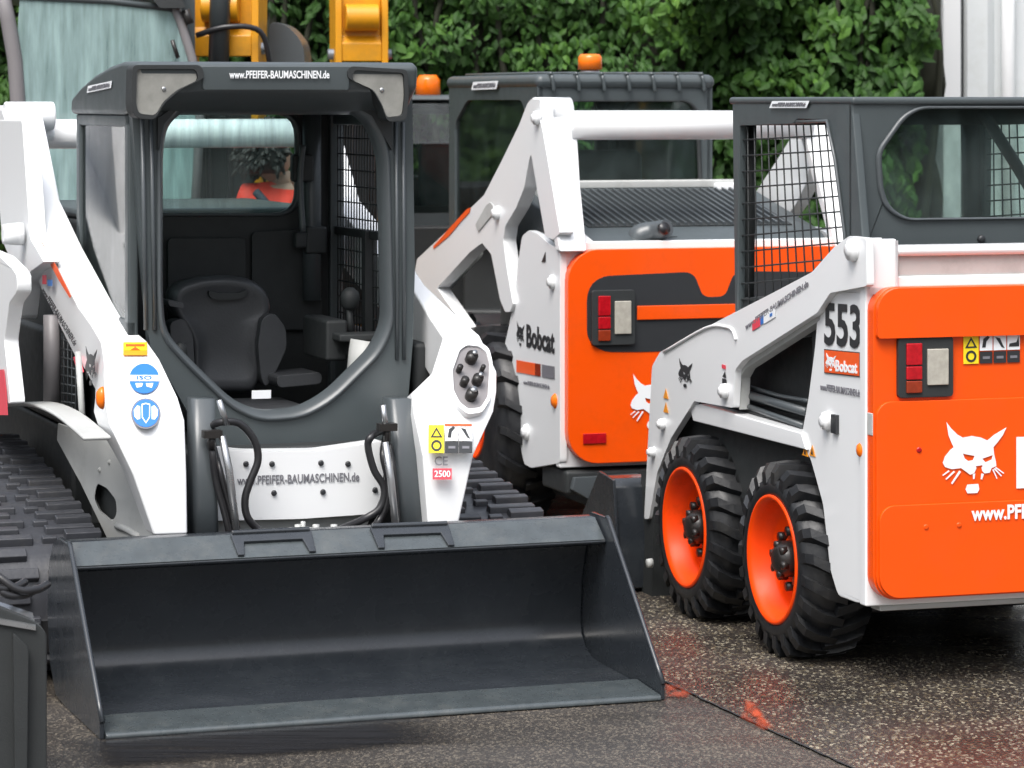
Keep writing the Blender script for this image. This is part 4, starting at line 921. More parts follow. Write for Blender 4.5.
# ---- excavators
def excavator(px,d,yaw,label,boompx,wcyl=False,cabpx=None,paint='yellow'):
    """compact excavator; local x across, y away from camera"""
    fr=Fr((px-512)/F*d,d,yaw); r_=root('excavator',fr,label,'excavator')
    for s in (-1,1):
        c=MB(); P=[Vector((s*.62-.15,y,z)) for y,z in [(-.2,.02),(1.5,.02),(1.7,.2),(1.5,.42),(-.2,.42),(-.4,.2)]]
        c.poly([round_loop(P,.15,4)],(.30,0,0)); t=c.build('track','rubber',r_,bevel=.02)
        c=MB()
        for k in range(9): c.box((s*.62-.16,-.2+k*.2,.405),(s*.62+.16,-.1+k*.2,.44)); 
        c.build('tread_lug','rubber',t)
    c=MB(); c.box((-.45,.1,.3),(.45,1.2,.50)); c.cyl((0,.65,.5),(0,0,1),.35,.08,24); c.build('undercarriage',paint,r_,bevel=.02)
    c=MB(); P=[Vector((u,v,.58)) for u,v in rrect(-.72,.0,.72,1.75,.25,5)]; c.poly([P],(0,0,.55)); c.build('upper_body',paint if wcyl else 'interior',r_,bevel=.04,seg=3)
    c=MB(); P=[Vector((u,v,1.13)) for u,v in rrect(-.68,.9,.68,1.72,.2,5)]; c.poly([P],(0,0,.25)); c.build('counterweight','interior',r_,bevel=.04,seg=3)
    # boom: rises from the pivot and goes above the frame
    bx=(boompx-px)/F*d
    bo=MB()
    pr=[(-.10,.70),(-.45,1.2),(-.62,1.75),(-.60,2.4),(-.45,2.95),(-.25,2.95),(-.32,2.3),(-.36,1.75),(-.2,1.2),(.08,.80)]
    W2=.185 if wcyl else .145
    pr2=[Vector((bx-W2,y,z)) for y,z in pr]; bo.poly([round_loop(pr2,.08,3)],(.035,0,0)); pr2=[Vector((bx+W2-.035,y,z)) for y,z in pr]; bo.poly([round_loop(pr2,.08,3)],(.035,0,0))
    b_=bo.build('boom',paint,r_,bevel=.006)
    q=MB(); q.poly([[Vector((bx-W2+.04,y,z)) for y,z in [(-.12,.75),(-.44,1.25),(-.58,1.75),(-.58,2.02),(-.36,2.02),(-.36,1.75),(-.2,1.25),(.05,.85)]]],(2*W2-.08,0,0)); q.build('boom_web','interior',b_)
    q=MB(); q.poly([[Vector((bx-W2+.036,y,z)) for y,z in [(-.60,2.06),(-.60,2.16),(-.56,2.20),(-.56,2.9),(-.50,2.9),(-.50,2.06)]]],(2*W2-.072,0,0)); q.cyl((bx-.09,-.59,2.30),(1,0,0),.075,.18,20); q.build('boom_plate',paint,b_,bevel=.006)
    q=MB(); q.cyl((bx-W2-.03,-.5,2.1),(1,0,0),.03,2*W2+.06,12); q.build('pivot_pin','steel',b_)
    if wcyl:
        q=MB(); q.tube([(bx+.0,-.66,2.03),(bx+.02,-.66,2.9)],.050,18); q.build('boom_cylinder','cabgrey',b_)
    q=MB(); q.tube([(bx-.05,-.62,1.3),(bx-.05,-.68,1.7),(bx-.06,-.66,2.0)],.014,8,4); q.tube([(bx+.05,-.62,1.3),(bx+.05,-.68,1.7),(bx+.06,-.66,2.0)],.014,8,4); q.build('hose','hose',b_)
    return fr,r_,bx
e1,re1,bx1=excavator(150,15.6,-4,'yellow excavator arm with grey cylinder, rising behind the left end of the loader roof',241,True)
q=MB(); q.tube([(bx1-.10,-.70,2.08+.08),(bx1+.05,-.72,2.20),(bx1+.20,-.66,2.18),(bx1+.24,-.60,2.02),(bx1+.25,-.5,1.85)],.014,8,6); q.build('boom_hose','hose',re1)
q=MB(); q.poly([round_loop([Vector((bx1+.19,-.30,1.9)),Vector((bx1+.38,-.30,1.9)),Vector((bx1+.36,-.30,2.13)),Vector((bx1+.28,-.30,2.22)),Vector((bx1+.19,-.30,2.24))],.05,3)],(0,.25,0)); q.build('bucket_back','grey',re1,bevel=.01)
e2,re2,bx2=excavator(425,17.6,10,'yellow excavator with raised yellow boom and dark curved cab behind the loader roof',348)
# cab of excavator 2
def curvedcab(fr,par,xa,xb,ya,yb,zt):
    prof=[(ya+.12,1.1),(ya+.02,1.35),(ya,1.6),(ya+.06,zt-.1),(ya+.16,zt),(yb-.1,zt),(yb,zt-.1),(yb,1.1)]
    for x in (xa,xb-.05):
        P=round_loop([Vector((x,y,z)) for y,z in prof],.08,3); cc=sum(P,Vector())/len(P)
        h=[cc+Vector((0,(p.y-cc.y)*.80,(p.z-cc.z)*.80)) for p in P]
        q=MB(); q.poly([P,h],(.05,0,0)); q.build('cab_side','cabgrey',par,bevel=.008)
        q=MB(); q.poly([[p+Vector((.02,0,0)) for p in h]],(.005,0,0)); q.build('side_window','glassD',par)
    rings=[]
    q=MB(); L=[(ya+.14,zt-.03),(ya+.17,zt),(yb-.1,zt),(yb,zt-.08),(yb,zt-.12),(yb-.12,zt-.05),(ya+.2,zt-.05)]
    q.poly([[Vector((xa+.051,y,z)) for y,z in L]],(xb-xa-.102,0,0)); q.build('cab_roof','cabgrey',par,bevel=.01)
    q=MB(); q.box((xa+.051,ya+.10,1.10),(xb-.051,ya+.14,1.24)); q.build('cab_sill','cabgrey',par)
    q=MB(); q.add([(xa+.055,ya+.10,1.2),(xb-.055,ya+.10,1.2),(xb-.055,ya+.03,1.6),(xa+.055,ya+.03,1.6),(xb-.055,ya+.12,zt-.05),(xa+.055,ya+.12,zt-.05)],[(0,1,2,3),(3,2,4,5)]); q.build('windscreen','glassD',par)
    q=MB(); q.box((xa+.25,ya+.7,1.0),(xb-.25,ya+.82,1.6)); q.build('seat','interior',par,bevel=.04)
curvedcab(e2,re2,-.16,.66,.10,1.35,1.88)
q=MB(); p=e2.on(428,104,y=.35); q.tube([p+Vector((-.13,0,-.02)),p+Vector((.0,0,.0)),p+Vector((.16,.0,-.05))],.014,8); q.cyl(p+Vector((0,0,0)),(0,0,1),.05,.025,16); bc=q.build('beacon','interior',re2)
q=MB(); q.tube([p+Vector((0,0,.025)),p+Vector((0,0,.14)),p+Vector((0,0,.168))],[.072,.070,.050],20); q.build('beacon_lens','amber',bc)
# ---- machine with the large wet windscreen, upper left
M1=Fr((100-512)/F*14.6,14.6,8)
rm=root('wheel_loader',M1,'tall machine cab with large wet teal windscreen and grey pillars behind the white lift arm','loader'); on=M1.on
y0_=0
gl=[on(20,2,y=0),on(174,9,y=0),on(193,62,y=0),on(196,118,y=0),on(190,220,y=0),on(30,220,y=0),on(22,118,y=0),on(16,50,y=0)]
gl[0].z+=.03
c=MB(); c.poly([[p for p in gl]],(0,.006,0)); c.build('windscreen','glassW',rm)
c=MB(); c.tube([on(-2,-25,y=0),on(8,20,y=0),on(15,60,y=0),on(19,118,y=0),on(26,230,y=0)],.036,8); c.build('cab_pillar','pillar',rm)
c=MB(); c.tube([on(170,-4,y=0),on(180,20,y=0),on(192,58,y=0),on(200,118,y=0),on(194,230,y=0)],.022,8); c.build('cab_pillar','pillar',rm)
c=MB(); c.tube([on(14,-4,y=0),on(110,1,y=0),on(176,9,y=0)],.016,8); c.build('cab_header','cabgrey',rm)
a=on(-6,-20,y=0); b=on(182,-20,y=0)
c=MB(); c.box((a.x,-.02,2.335),(b.x,1.4,2.44)); c.build('cab_roof','cabgrey',rm,bevel=.03,seg=3)
c=MB(); c.poly([round_loop(M1.tr([(148,-6),(180,-6),(186,8),(160,8)],y=-.06),.01,2)],(0,.05,0)); c.build('work_lamp','interior',rm)
c=MB(); c.tube([on(172,40,y=-.03),on(178,58,y=-.03)],.010,6); c.tube([on(185,10,y=-.02),on(190,24,y=-.02)],.020,8); c.build('wiper','hub',rm)
a=on(24,225,y=0);b=on(196,225,y=0)
c=MB(); c.box((a.x,.0,.55),(b.x,1.5,a.z)); c.build('lower_body','whited',rm,bevel=.03)
for yy in (.12,1.36):
    c=MB(); c.box((a.x,yy,a.z),(a.x+.06,yy+.06,2.34)); c.build('rear_pillar','cabgrey',rm)
    c=MB(); c.box((b.x-.06,yy,a.z),(b.x,yy+.06,2.34)); c.build('rear_pillar','cabgrey',rm)
c=MB(); c.box((a.x+.06,1.38,a.z),(b.x-.06,1.40,2.34)); c.build('rear_glass','glassW',rm)
c=MB(); c.box((a.x+.25,.7,1.0),(b.x-.25,.85,1.6)); c.build('seat','interior',rm,bevel=.05)
c=MB(); c.box((a.x-.42,-.1,.35),(a.x-.02,1.6,1.0)); c.build('side_tank','red',rm,bevel=.05)
for sx,yy in ((a.x-.30,.1),(b.x-.05,.1),(a.x-.30,1.4),(b.x-.05,1.4)): make_tyre(rm,sx,yy,.42,.32,.24,-1,18)
# ---- red dumper behind the middle loader
D1=Fr((478-512)/F*17.2,17.2,-8)
rd=root('dumper',D1,'small red dumper with rounded skip seen through the cab windows of the middle loader','dumper')
P=[Vector((-.20,y,z)) for y,z in [(-.1,.75),(.0,1.72),(.2,1.80),(1.0,1.5),(1.2,.9),(.9,.7)]]
c=MB(); c.poly([round_loop([Vector((x,0,z)) for x,z in [(-.15,1.2),(-.155,1.48),(-.12,1.58),(-.04,1.63),(.20,1.63),(.25,1.5),(.22,1.15)]],.08,4)],(0,.5,0)); c.build('skip','red',rd,bevel=.05,seg=3)
c=MB(); c.box((-.30,.1,.35),(.30,2.0,.68)); c.box((-.12,.2,.60),(.2,1.2,1.22)); c.build('chassis','interior',rd,bevel=.02)
for yy in (.35,1.6): make_tyre(rd,-.50,yy,.34,.2,.18,-1,16); make_tyre(rd,.50,yy,.34,.2,.18,1,16)
# ---- white building at the right
bm_=mat('white_wall_panels',(.62,.65,.66),.6,var=.06,scale=3,dirt=(.42,.43,.40),dscale=1.5)
G=Fr((941-512)/F*21,21,6); rg_=root('building',G,'white building with vertical wall panels and a downpipe at the right edge','building')
c=MB(); c.box((0.15,.0,0),(7,.25,4.2)); c.build('wall',bm_,rg_)
c=MB(); c.box((0,-.06,0),(.125,3.2,4.2)); c.build('corner_post','white',rg_,bevel=.01)
c=MB(); c.box((.125,-.02,0),(.15,.2,4.2)); c.build('panel_gap','interior',rg_)
for k in range(14):
    x=.15+k*.5
    P=[Vector((x,-.0,0)),Vector((x+.02,-.05,0)),Vector((x+.16,-.05,0)),Vector((x+.22,-.0,0)),Vector((x+.22,.05,0)),Vector((x,.05,0))]
    c=MB(); c.poly([P],(0,0,4.2)); c.build('wall_rib',bm_,rg_)
c=MB(); c.cyl((.44,-.09,0),(0,0,1),.045,4.2,16); c.build('downpipe','white',rg_)
# ---- hedge
lm,nt,b=_nt('hedge_leaves'); N=nt.nodes;L=nt.links
ge=N.new('ShaderNodeNewGeometry'); cr=N.new('ShaderNodeValToRGB'); e=cr.color_ramp.elements
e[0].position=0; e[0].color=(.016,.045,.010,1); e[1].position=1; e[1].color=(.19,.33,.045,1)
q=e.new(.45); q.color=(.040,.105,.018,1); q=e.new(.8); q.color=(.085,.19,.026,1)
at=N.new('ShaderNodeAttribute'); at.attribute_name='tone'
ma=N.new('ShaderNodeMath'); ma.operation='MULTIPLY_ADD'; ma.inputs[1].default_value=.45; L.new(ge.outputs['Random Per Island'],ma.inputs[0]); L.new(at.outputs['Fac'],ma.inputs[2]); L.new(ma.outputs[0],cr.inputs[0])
L.new(cr.outputs[0],b.inputs['Base Color']); b.inputs['Roughness'].default_value=.6; b.inputs['Specular IOR Level'].default_value=.3
tl=N.new('ShaderNodeBsdfTranslucent'); L.new(cr.outputs[0],tl.inputs['Color']); mx=N.new('ShaderNodeMixShader'); mx.inputs[0].default_value=.25; L.new(b.outputs[0],mx.inputs[1]); L.new(tl.outputs[0],mx.inputs[2]); L.new(mx.outputs[0],N['Material Output'].inputs['Surface'])
from mathutils import noise
HX0,HX1,HY,HZ=-4.6,3.0,19.6,3.9
he=root('hedge',Fr(0,0,0),'tall dense green hedge with broad leaves filling the back of the yard','hedge')
rnd=random.Random(5); V=[];Fc=[];T=[]
def surf(x,z):
    return .42*noise.noise(Vector((x*1.1,z*1.1,3)))+.28*noise.noise(Vector((x*2.9,z*2.9,9)))+.12*noise.noise(Vector((x*7,z*7,1)))
for i in range(36000):
    x=rnd.uniform(HX0,HX1); z=rnd.uniform(1.0,HZ) if rnd.random()<.9 else rnd.uniform(0,1.0)
    if x>2.60+.05*math.sin(z*9): continue
    dpt=rnd.random()**2*.38
    y=HY-surf(x,z)*1.0+dpt-.05
    big=noise.noise(Vector((x*.8,z*.8,20)))
    s=rnd.uniform(.022,.052)*(1.35 if x>1.2 else 1.0)*(1+.3*big)
    # leaf normal: outward, up a bit, random
    n=Vector((rnd.gauss(0,.55),-1+rnd.gauss(0,.35),rnd.gauss(.55,.5))).normalized()
    t=Vector((rnd.gauss(0,.8),rnd.gauss(-.2,.3),-1)).normalized(); t=(t-n*t.dot(n)).normalized(); u=n.cross(t)
    c0=Vector((x,y,z)); base=len(V)
    w=s*rnd.uniform(.55,.8)
    V+= [c0-t*s, c0-t*s*.35+u*w*.85-n*.25*w, c0+t*s*.35+u*w*.75-n*.2*w, c0+t*s*1.15-n*.3*s, c0+t*s*.35-u*w*.75-n*.2*w, c0-t*s*.35-u*w*.85-n*.25*w, c0+n*.08*s]
    Fc+= [(base,base+1,base+6),(base+1,base+2,base+6),(base+2,base+3,base+6),(base+3,base+4,base+6),(base+4,base+5,base+6),(base+5,base,base+6)]
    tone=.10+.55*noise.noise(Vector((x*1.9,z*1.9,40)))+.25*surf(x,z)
    T+= [max(0,tone)]*7
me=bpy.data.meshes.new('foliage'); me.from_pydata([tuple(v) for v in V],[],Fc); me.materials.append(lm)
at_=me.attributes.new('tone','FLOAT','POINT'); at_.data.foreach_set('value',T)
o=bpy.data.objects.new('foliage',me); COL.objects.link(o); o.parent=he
# branchy core behind the leaves
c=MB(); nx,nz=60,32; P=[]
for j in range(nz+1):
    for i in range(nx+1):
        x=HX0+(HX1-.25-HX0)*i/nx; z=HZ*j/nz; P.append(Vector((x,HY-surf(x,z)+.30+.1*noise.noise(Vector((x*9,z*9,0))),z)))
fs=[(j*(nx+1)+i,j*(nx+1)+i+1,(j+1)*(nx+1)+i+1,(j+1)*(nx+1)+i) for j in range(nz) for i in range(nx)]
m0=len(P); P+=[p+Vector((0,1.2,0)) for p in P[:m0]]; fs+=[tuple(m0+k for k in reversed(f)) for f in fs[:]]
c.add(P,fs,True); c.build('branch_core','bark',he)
for k in range(26):
    x=rnd.uniform(HX0,2.6); c=MB(); c.tube([Vector((x,HY+.3,0)),Vector((x+rnd.uniform(-.2,.2),HY+.12,1.2)),Vector((x+rnd.uniform(-.4,.4),HY+.02,2.4)),Vector((x+rnd.uniform(-.5,.5),HY,3.4))],[.035,.028,.02,.008],7,4); c.build('branch','bark',he)
# ---- person behind the open cab
PF=Fr((287-512)/F*14.0,14.0,0)
pr_=root('person',PF,'person in a red jacket with dark strap standing behind the open cab, head lowered','person')
# skeleton: standing, facing the camera, head bent to their left, one hand raised to the face
J={ 'pel':((0,0,.93),.14),'sp':((0,.0,1.12),.135),'ch':((0,0,1.32),.155),'nk':((.0,.0,1.47),.062),'hd0':((-.055,-.02,1.53),.06),
'shl':((-.17,0,1.40),.075),'ell':((-.25,.02,1.12),.048),'wrl':((-.20,-.12,.92),.030),'hal':((-.19,-.16,.86),.030),
'shr':((.17,0,1.40),.075),'elr':((.25,-.05,1.14),.048),'wrr':((.14,-.17,1.36),.030),'har':((.10,-.17,1.43),.030),
'hpl':((-.10,0,.88),.10),'knl':((-.11,-.02,.50),.065),'anl':((-.11,.02,.09),.045),'tol':((-.12,-.13,.04),.040),
'hpr':((.10,0,.88),.10),'knr':((.11,-.02,.50),.065),'anr':((.12,.02,.09),.045),'tor':((.13,-.13,.04),.040)}
E_=[('pel','sp'),('sp','ch'),('ch','nk'),('nk','hd0'),('ch','shl'),('shl','ell'),('ell','wrl'),('wrl','hal'),('ch','shr'),('shr','elr'),('elr','wrr'),('wrr','har'),('pel','hpl'),('hpl','knl'),('knl','anl'),('anl','tol'),('pel','hpr'),('hpr','knr'),('knr','anr'),('anr','tor')]
def skin(name,J,E_,rootk,m,par,sub=2,scale=1.0):
    ks=list(J); me=bpy.data.meshes.new(name); me.from_pydata([J[k][0] for k in ks],[(ks.index(a),ks.index(b)) for a,b in E_],[])
    o=bpy.data.objects.new(name,me); COL.objects.link(o); o.parent=par
    md=o.modifiers.new('k','SKIN'); md.use_smooth_shade=True
    for i,k in enumerate(ks):
        r=J[k][1]; r=r if isinstance(r,tuple) else (r,r)
        me.skin_vertices[0].data[i].radius=(r[0]*scale,r[1]*scale); me.skin_vertices[0].data[i].use_root=(k==rootk)
    s=o.modifiers.new('s','SUBSURF'); s.levels=sub; s.render_levels=sub
    me.materials.append(M[m]); return o
# fingers are chains rooted in the palms, part of the body skeleton
def hand(J,E_,w,ha,dirv,side,tag_):
    hp=Vector(J[ha][0]); wp=Vector(J[w][0]); f=(hp-wp).normalized(); s=Vector(side).normalized(); b=f.cross(s)
    for i,(off,ln) in enumerate(((-.030,.062),(-.010,.075),(.011,.070),(.031,.054))):
        k=None; prev=ha
        p=hp+s*off+f*.02
        for j in range(3):
            nm=f'{tag_}{i}{j}'; J[nm]=(tuple(p+f*ln*(.1+.42*j)+b*dirv*(.010*j*j)),.0088-.001*j); E_.append((prev,nm)); prev=nm
    p=wp+f*.02-s*.035; J[tag_+'t0']=(tuple(p-s*.008+f*.015),.012); J[tag_+'t1']=(tuple(p-s*.022+f*.042+b*.01),.0095); E_+= [(w,tag_+'t0'),(tag_+'t0',tag_+'t1')]
hand(J,E_,'wrl','hal',1,(0,1,0),'a'); hand(J,E_,'wrr','har',-1,(1,0,0),'b')
body=skin('body',J,E_,'pel','skin',pr_)
JJ={k:(v[0],(v[1] if not isinstance(v[1],tuple) else v[1][0])*1.16+.006) for k,v in J.items() if k in('pel','sp','ch','shl','ell','shr','elr')}
JJ['nk']=((0,0,1.45),.085); JJ['wl']=(tuple(Vector(J['ell'][0]).lerp(Vector(J['wrl'][0]),.85)),.046); JJ['wr']=(tuple(Vector(J['elr'][0]).lerp(Vector(J['wrr'][0]),.85)),.046)
jk=skin('jacket',JJ,[('pel','sp'),('sp','ch'),('ch','nk'),('ch','shl'),('shl','ell'),('ell','wl'),('ch','shr'),('shr','elr'),('elr','wr')],'pel','jacket',pr_)
JT={k:(J[k][0],J[k][1]*1.14) for k in('pel','hpl','knl','hpr','knr')}; JT['al']=((-.11,.02,.14),.062); JT['ar']=((.12,.02,.14),.062)
skin('trousers',JT,[('pel','hpl'),('hpl','knl'),('knl','al'),('pel','hpr'),('hpr','knr'),('knr','ar')],'pel','trousers',pr_)
for s in (-1,1):
    c=MB(); c.loft([[Vector((s*.115+u,y,v)) for u,v in rrect(-w,0,w,h,.02,3)] for y,w,h in ((-.21,.03,.05),(-.16,.045,.08),(-.02,.045,.11),(.07,.042,.13),(.09,.035,.1))]); c.build('shoe','hub',pr_)
# head
hc=Vector((-.075,-.03,1.60)); Rt=Matrix.Rotation(R(-14),3,'Y')@Matrix.Rotation(R(122),3,'Z')@Matrix.Rotation(R(16),3,'X')
c=MB(); rings=[]
for k in range(13):
    t=-1+2*k/12; zz=.118*math.sin(t*math.pi/2); rr_=math.cos(t*math.pi/2)
    jaw=1-.22*max(0,-t)
    rings.append([hc+Rt@Vector((math.cos(a)*.076*rr_*jaw+1e-5,math.sin(a)*.096*rr_*jaw-(.012 if t<0 else 0),zz)) for a in [2*math.pi*q/20 for q in range(20)]])
c.loft(rings)
c.tube([hc+Rt@Vector((0,-.088,.018)),hc+Rt@Vector((0,-.112,-.018)),hc+Rt@Vector((0,-.10,-.032))],[.009,.014,.010],8)
for s in (-1,1): c.lathe([(-.008,.012),(0,.024),(.006,.018)],hc+Rt@Vector((s*.078,0,0)),12,'x')
hd=c.build('head','skin',pr_)
c=MB()
for s in (-1,1): c.cyl(hc+Rt@Vector((s*.03,-.085,.008)),Rt@Vector((0,-1,0)),.009,.006,10)
c.box(tuple(hc+Rt@Vector((-.022,-.092,-.058))),tuple(hc+Rt@Vector((.022,-.082,-.050)))); c.build('face_features','hair',hd)
c=MB(); rings=[]
for k in range(11):
    t=-.55+1.55*k/10; zz=.128*math.sin(t*math.pi/2); rr_=math.cos(t*math.pi/2)
    ring=[]
    for q in range(28):
        a=2*math.pi*q/28; front=max(0,-math.sin(a)); bmp=1+.12*noise.noise(Vector((math.cos(a)*3,math.sin(a)*3,t*4)))
        sx=.130*rr_*bmp; sy=.130*rr_*bmp*(1-.50*front*(1 if t<.30 else .15))
        ring.append(hc+Rt@Vector((math.cos(a)*sx+1e-5,math.sin(a)*sy+.02,zz+.01)))
    rings.append(ring)
c.loft(rings)
for k in range(700):
    a=rnd.uniform(0,2*math.pi); t=rnd.uniform(-.5,.95); fr_=max(0,-math.sin(a))
    if fr_>.35 and t<.3: continue
    rr_=math.cos(t*math.pi/2); n=Vector((math.cos(a)*rr_,math.sin(a)*rr_,math.sin(t*math.pi/2)+.05)).normalized()
    p=hc+Rt@Vector((n.x*.118,n.y*.118+.02,n.z*.118+.01)); w_=Rt@n; s_=Vector((rnd.gauss(0,1),rnd.gauss(0,1),rnd.gauss(0,1)))*.007
    c.tube([p,p+w_*.018+s_,p+w_*.030+s_*1.6-Vector((0,0,.012))],[.013,.011,.004],5)
c.build('hair','hair',hd)
c=MB(); c.tube([(-.13,-.13,1.44),(-.02,-.185,1.32),(.10,-.185,1.18),(.19,-.12,1.02)],.020,6,5); c.build('bag_strap','trousers',pr_)
# ---- black steel attachment, lower left corner
K=Fr(-1.45,8.05,14); rk=root('loader_attachment',K,'black steel attachment frame with upright plate and hoses, cut off by the left edge','attachment'); on=K.on
p=on(47,640,y=.0); q_=on(22,640,y=0)
top=on(40,622,y=.0).z
c=MB(); c.poly([round_loop([Vector((p.x-.14,.0,0.02)),Vector((p.x,.0,.02)),Vector((p.x,.0,top-.03)),Vector((p.x-.03,.0,top)),Vector((p.x-.14,.0,top+.05))],.015,2)],(0,.05,0)); pl=c.build('upright_plate','interior',rk,bevel=.004)
c=MB(); c.poly([round_loop([Vector((p.x-.085,-.03,.04)),Vector((p.x-.055,-.03,.04)),Vector((p.x-.05,-.03,top-.06)),Vector((p.x-.09,-.03,top-.02))],.01,2)],(0,.03,0)); c.build('stiffener','interior',pl,bevel=.003)
c=MB(); c.poly([[Vector((p.x-.012,.051,.05)),Vector((p.x-.012,.60,.05)),Vector((p.x-.012,.52,top-.08)),Vector((p.x-.012,.051,top-.01))]],(-.02,0,0)); c.build('side_plate','interior',rk,bevel=.004)
c=MB(); c.box((p.x-1.2,.01,.03),(p.x-.13,.06,.16)); c.box((p.x-1.2,.01,.36),(p.x-.13,.06,.48)); c.build('crossbar','bucket',rk,bevel=.005)
c=MB(); c.box((p.x-.60,.0,0.02),(p.x-.46,.05,top+.04)); c.build('upright_plate','bucket',rk,bevel=.004)
c=MB(); c.poly([[Vector((p.x-.17,-.01,top+.01)),Vector((p.x-.03,-.01,top-.02)),Vector((p.x-.03,.08,top+.0)),Vector((p.x-.17,.10,top+.05))]],(0,0,.012)); c.build('lit_edge','steel',pl)  # bright steel strip painting in the light the top edge catches
c=MB(); c.box((p.x-.075,-.035,.04),(p.x-.04,-.004,.075)); c.build('weld_tab','whited',pl)
for k,(dx,dz) in enumerate(((0,0),(.03,.012),(-.03,.02))):
    c=MB(); a=Vector((p.x-.10+dx,.08,top+.02)); c.tube([a+Vector((-.12,.05,.10+dz)),a+Vector((-.06,.0,.085+dz)),a+Vector((.0,-.02,.045+dz)),a+Vector((.05,.0,.04+dz)),a+Vector((.085,.06,.045+dz))],.011,8,5); c.build('hose','hose',rk)
c=MB(); c.tube([a+Vector((-.16,.1,.22)),a+Vector((-.09,.1,.14)),a+Vector((-.06,.08,.07))],.022,10,4); c.build('hydraulic_pipe','cabgrey',rk)
# ================================================================== GROUND
def groundmat(name,base,chips,rough,wet,scale,chipamt,marks=False):
    m,nt,b=_nt(name); N=nt.nodes; L=nt.links
    tc=N.new('ShaderNodeTexCoord')
    v=N.new('ShaderNodeTexVoronoi'); v.inputs['Scale'].default_value=scale; mpv=N.new('ShaderNodeMapping'); mpv.inputs['Scale'].default_value=(1,.55,1); L.new(tc.outputs['Object'],mpv.inputs['Vector']); L.new(mpv.outputs[0],v.inputs['Vector'])
    cr=N.new('ShaderNodeValToRGB'); cr.color_ramp.interpolation='LINEAR'
    els=cr.color_ramp.elements; els[0].position=0; els[0].color=(*chips[0],1); els[1].position=1; els[1].color=(*chips[-1],1)
    for i,cl in enumerate(chips[1:-1]):
        e=els.new((i+1)/(len(chips)-1)); e.color=(*cl,1)
    sp=N.new('ShaderNodeSeparateColor'); L.new(v.outputs['Color'],sp.inputs[0]); L.new(sp.outputs[0],cr.inputs[0])
    n=N.new('ShaderNodeTexNoise'); n.inputs['Scale'].default_value=1.3; n.inputs['Detail'].default_value=8; n.inputs['Roughness'].default_value=.65; L.new(tc.outputs['Object'],n.inputs['Vector'])
    mx=N.new('ShaderNodeMix'); mx.data_type='RGBA'; mx.inputs['A'].default_value=(*base,1); L.new(cr.outputs[0],mx.inputs['B'])
    gt=N.new('ShaderNodeMath'); gt.operation='GREATER_THAN'; gt.inputs[1].default_value=1-chipamt; L.new(sp.outputs[1],gt.inputs[0]); L.new(gt.outputs[0],mx.inputs['Factor'])
    m2=N.new('ShaderNodeMix'); m2.data_type='RGBA'; m2.blend_type='MULTIPLY'; m2.inputs['Factor'].default_value=1
    r2=N.new('ShaderNodeValToRGB'); r2.color_ramp.elements[0].position=.35; r2.color_ramp.elements[0].color=(.72,.72,.74,1); r2.color_ramp.elements[1].position=.65; r2.color_ramp.elements[1].color=(1.15,1.12,1.1,1)
    L.new(n.outputs['Fac'],r2.inputs[0]); L.new(mx.outputs['Result'],m2.inputs['A']); L.new(r2.outputs[0],m2.inputs['B'])
    out=m2.outputs['Result']
    L.new(out,b.inputs['Base Color'])
    # wetness
    mp=N.new('ShaderNodeMapping'); mp.inputs['Scale'].default_value=(.6,2.2,1); L.new(tc.outputs['Object'],mp.inputs['Vector'])
    n2=N.new('ShaderNodeTexNoise'); n2.inputs['Scale'].default_value=.9; n2.inputs['Detail'].default_value=7; L.new(mp.outputs[0],n2.inputs['Vector'])
    mr=N.new('ShaderNodeMapRange'); mr.inputs['From Min'].default_value=.38; mr.inputs['From Max'].default_value=.62; mr.inputs['To Min'].default_value=wet; mr.inputs['To Max'].default_value=rough
    L.new(n2.outputs['Fac'],mr.inputs['Value']); L.new(mr.outputs[0],b.inputs['Roughness'])
    bp=N.new('ShaderNodeBump'); bp.inputs['Strength'].default_value=.35; bp.inputs['Distance'].default_value=.006; L.new(v.outputs['Distance'],bp.inputs['Height']); L.new(bp.outputs[0],b.inputs['Normal'])
    return m
gm=groundmat('smooth_tarmac',(.042,.037,.032),[(.030,.027,.024),(.07,.06,.05),(.14,.122,.095),(.025,.024,.023)],.55,.22,150,.55)
am=groundmat('coarse_wet_asphalt',(.040,.034,.030),[(.035,.032,.03),(.07,.06,.048),(.15,.125,.08),(.055,.045,.042),(.34,.31,.23),(.06,.054,.048),(.09,.08,.065)],.42,.14,120,.5)
c=MB(); c.add([(-300,-60,0),(300,-60,0),(300,500,0),(-300,500,0)],[(0,1,2,3)]); g=c.build('ground',gm); g['kind']='structure'
def jx(y): return .4855+(.936-.4855)*(9.837-y)/(9.837-8.585)
c=MB(); c.add([(jx(5),5,.004),(40,5,.004),(40,30,.004),(jx(18),30,.004),(jx(18),18,.004),(jx(11),11,.004)],[(0,1,2,3,4,5)]); g=c.build('asphalt',am); g['kind']='structure'
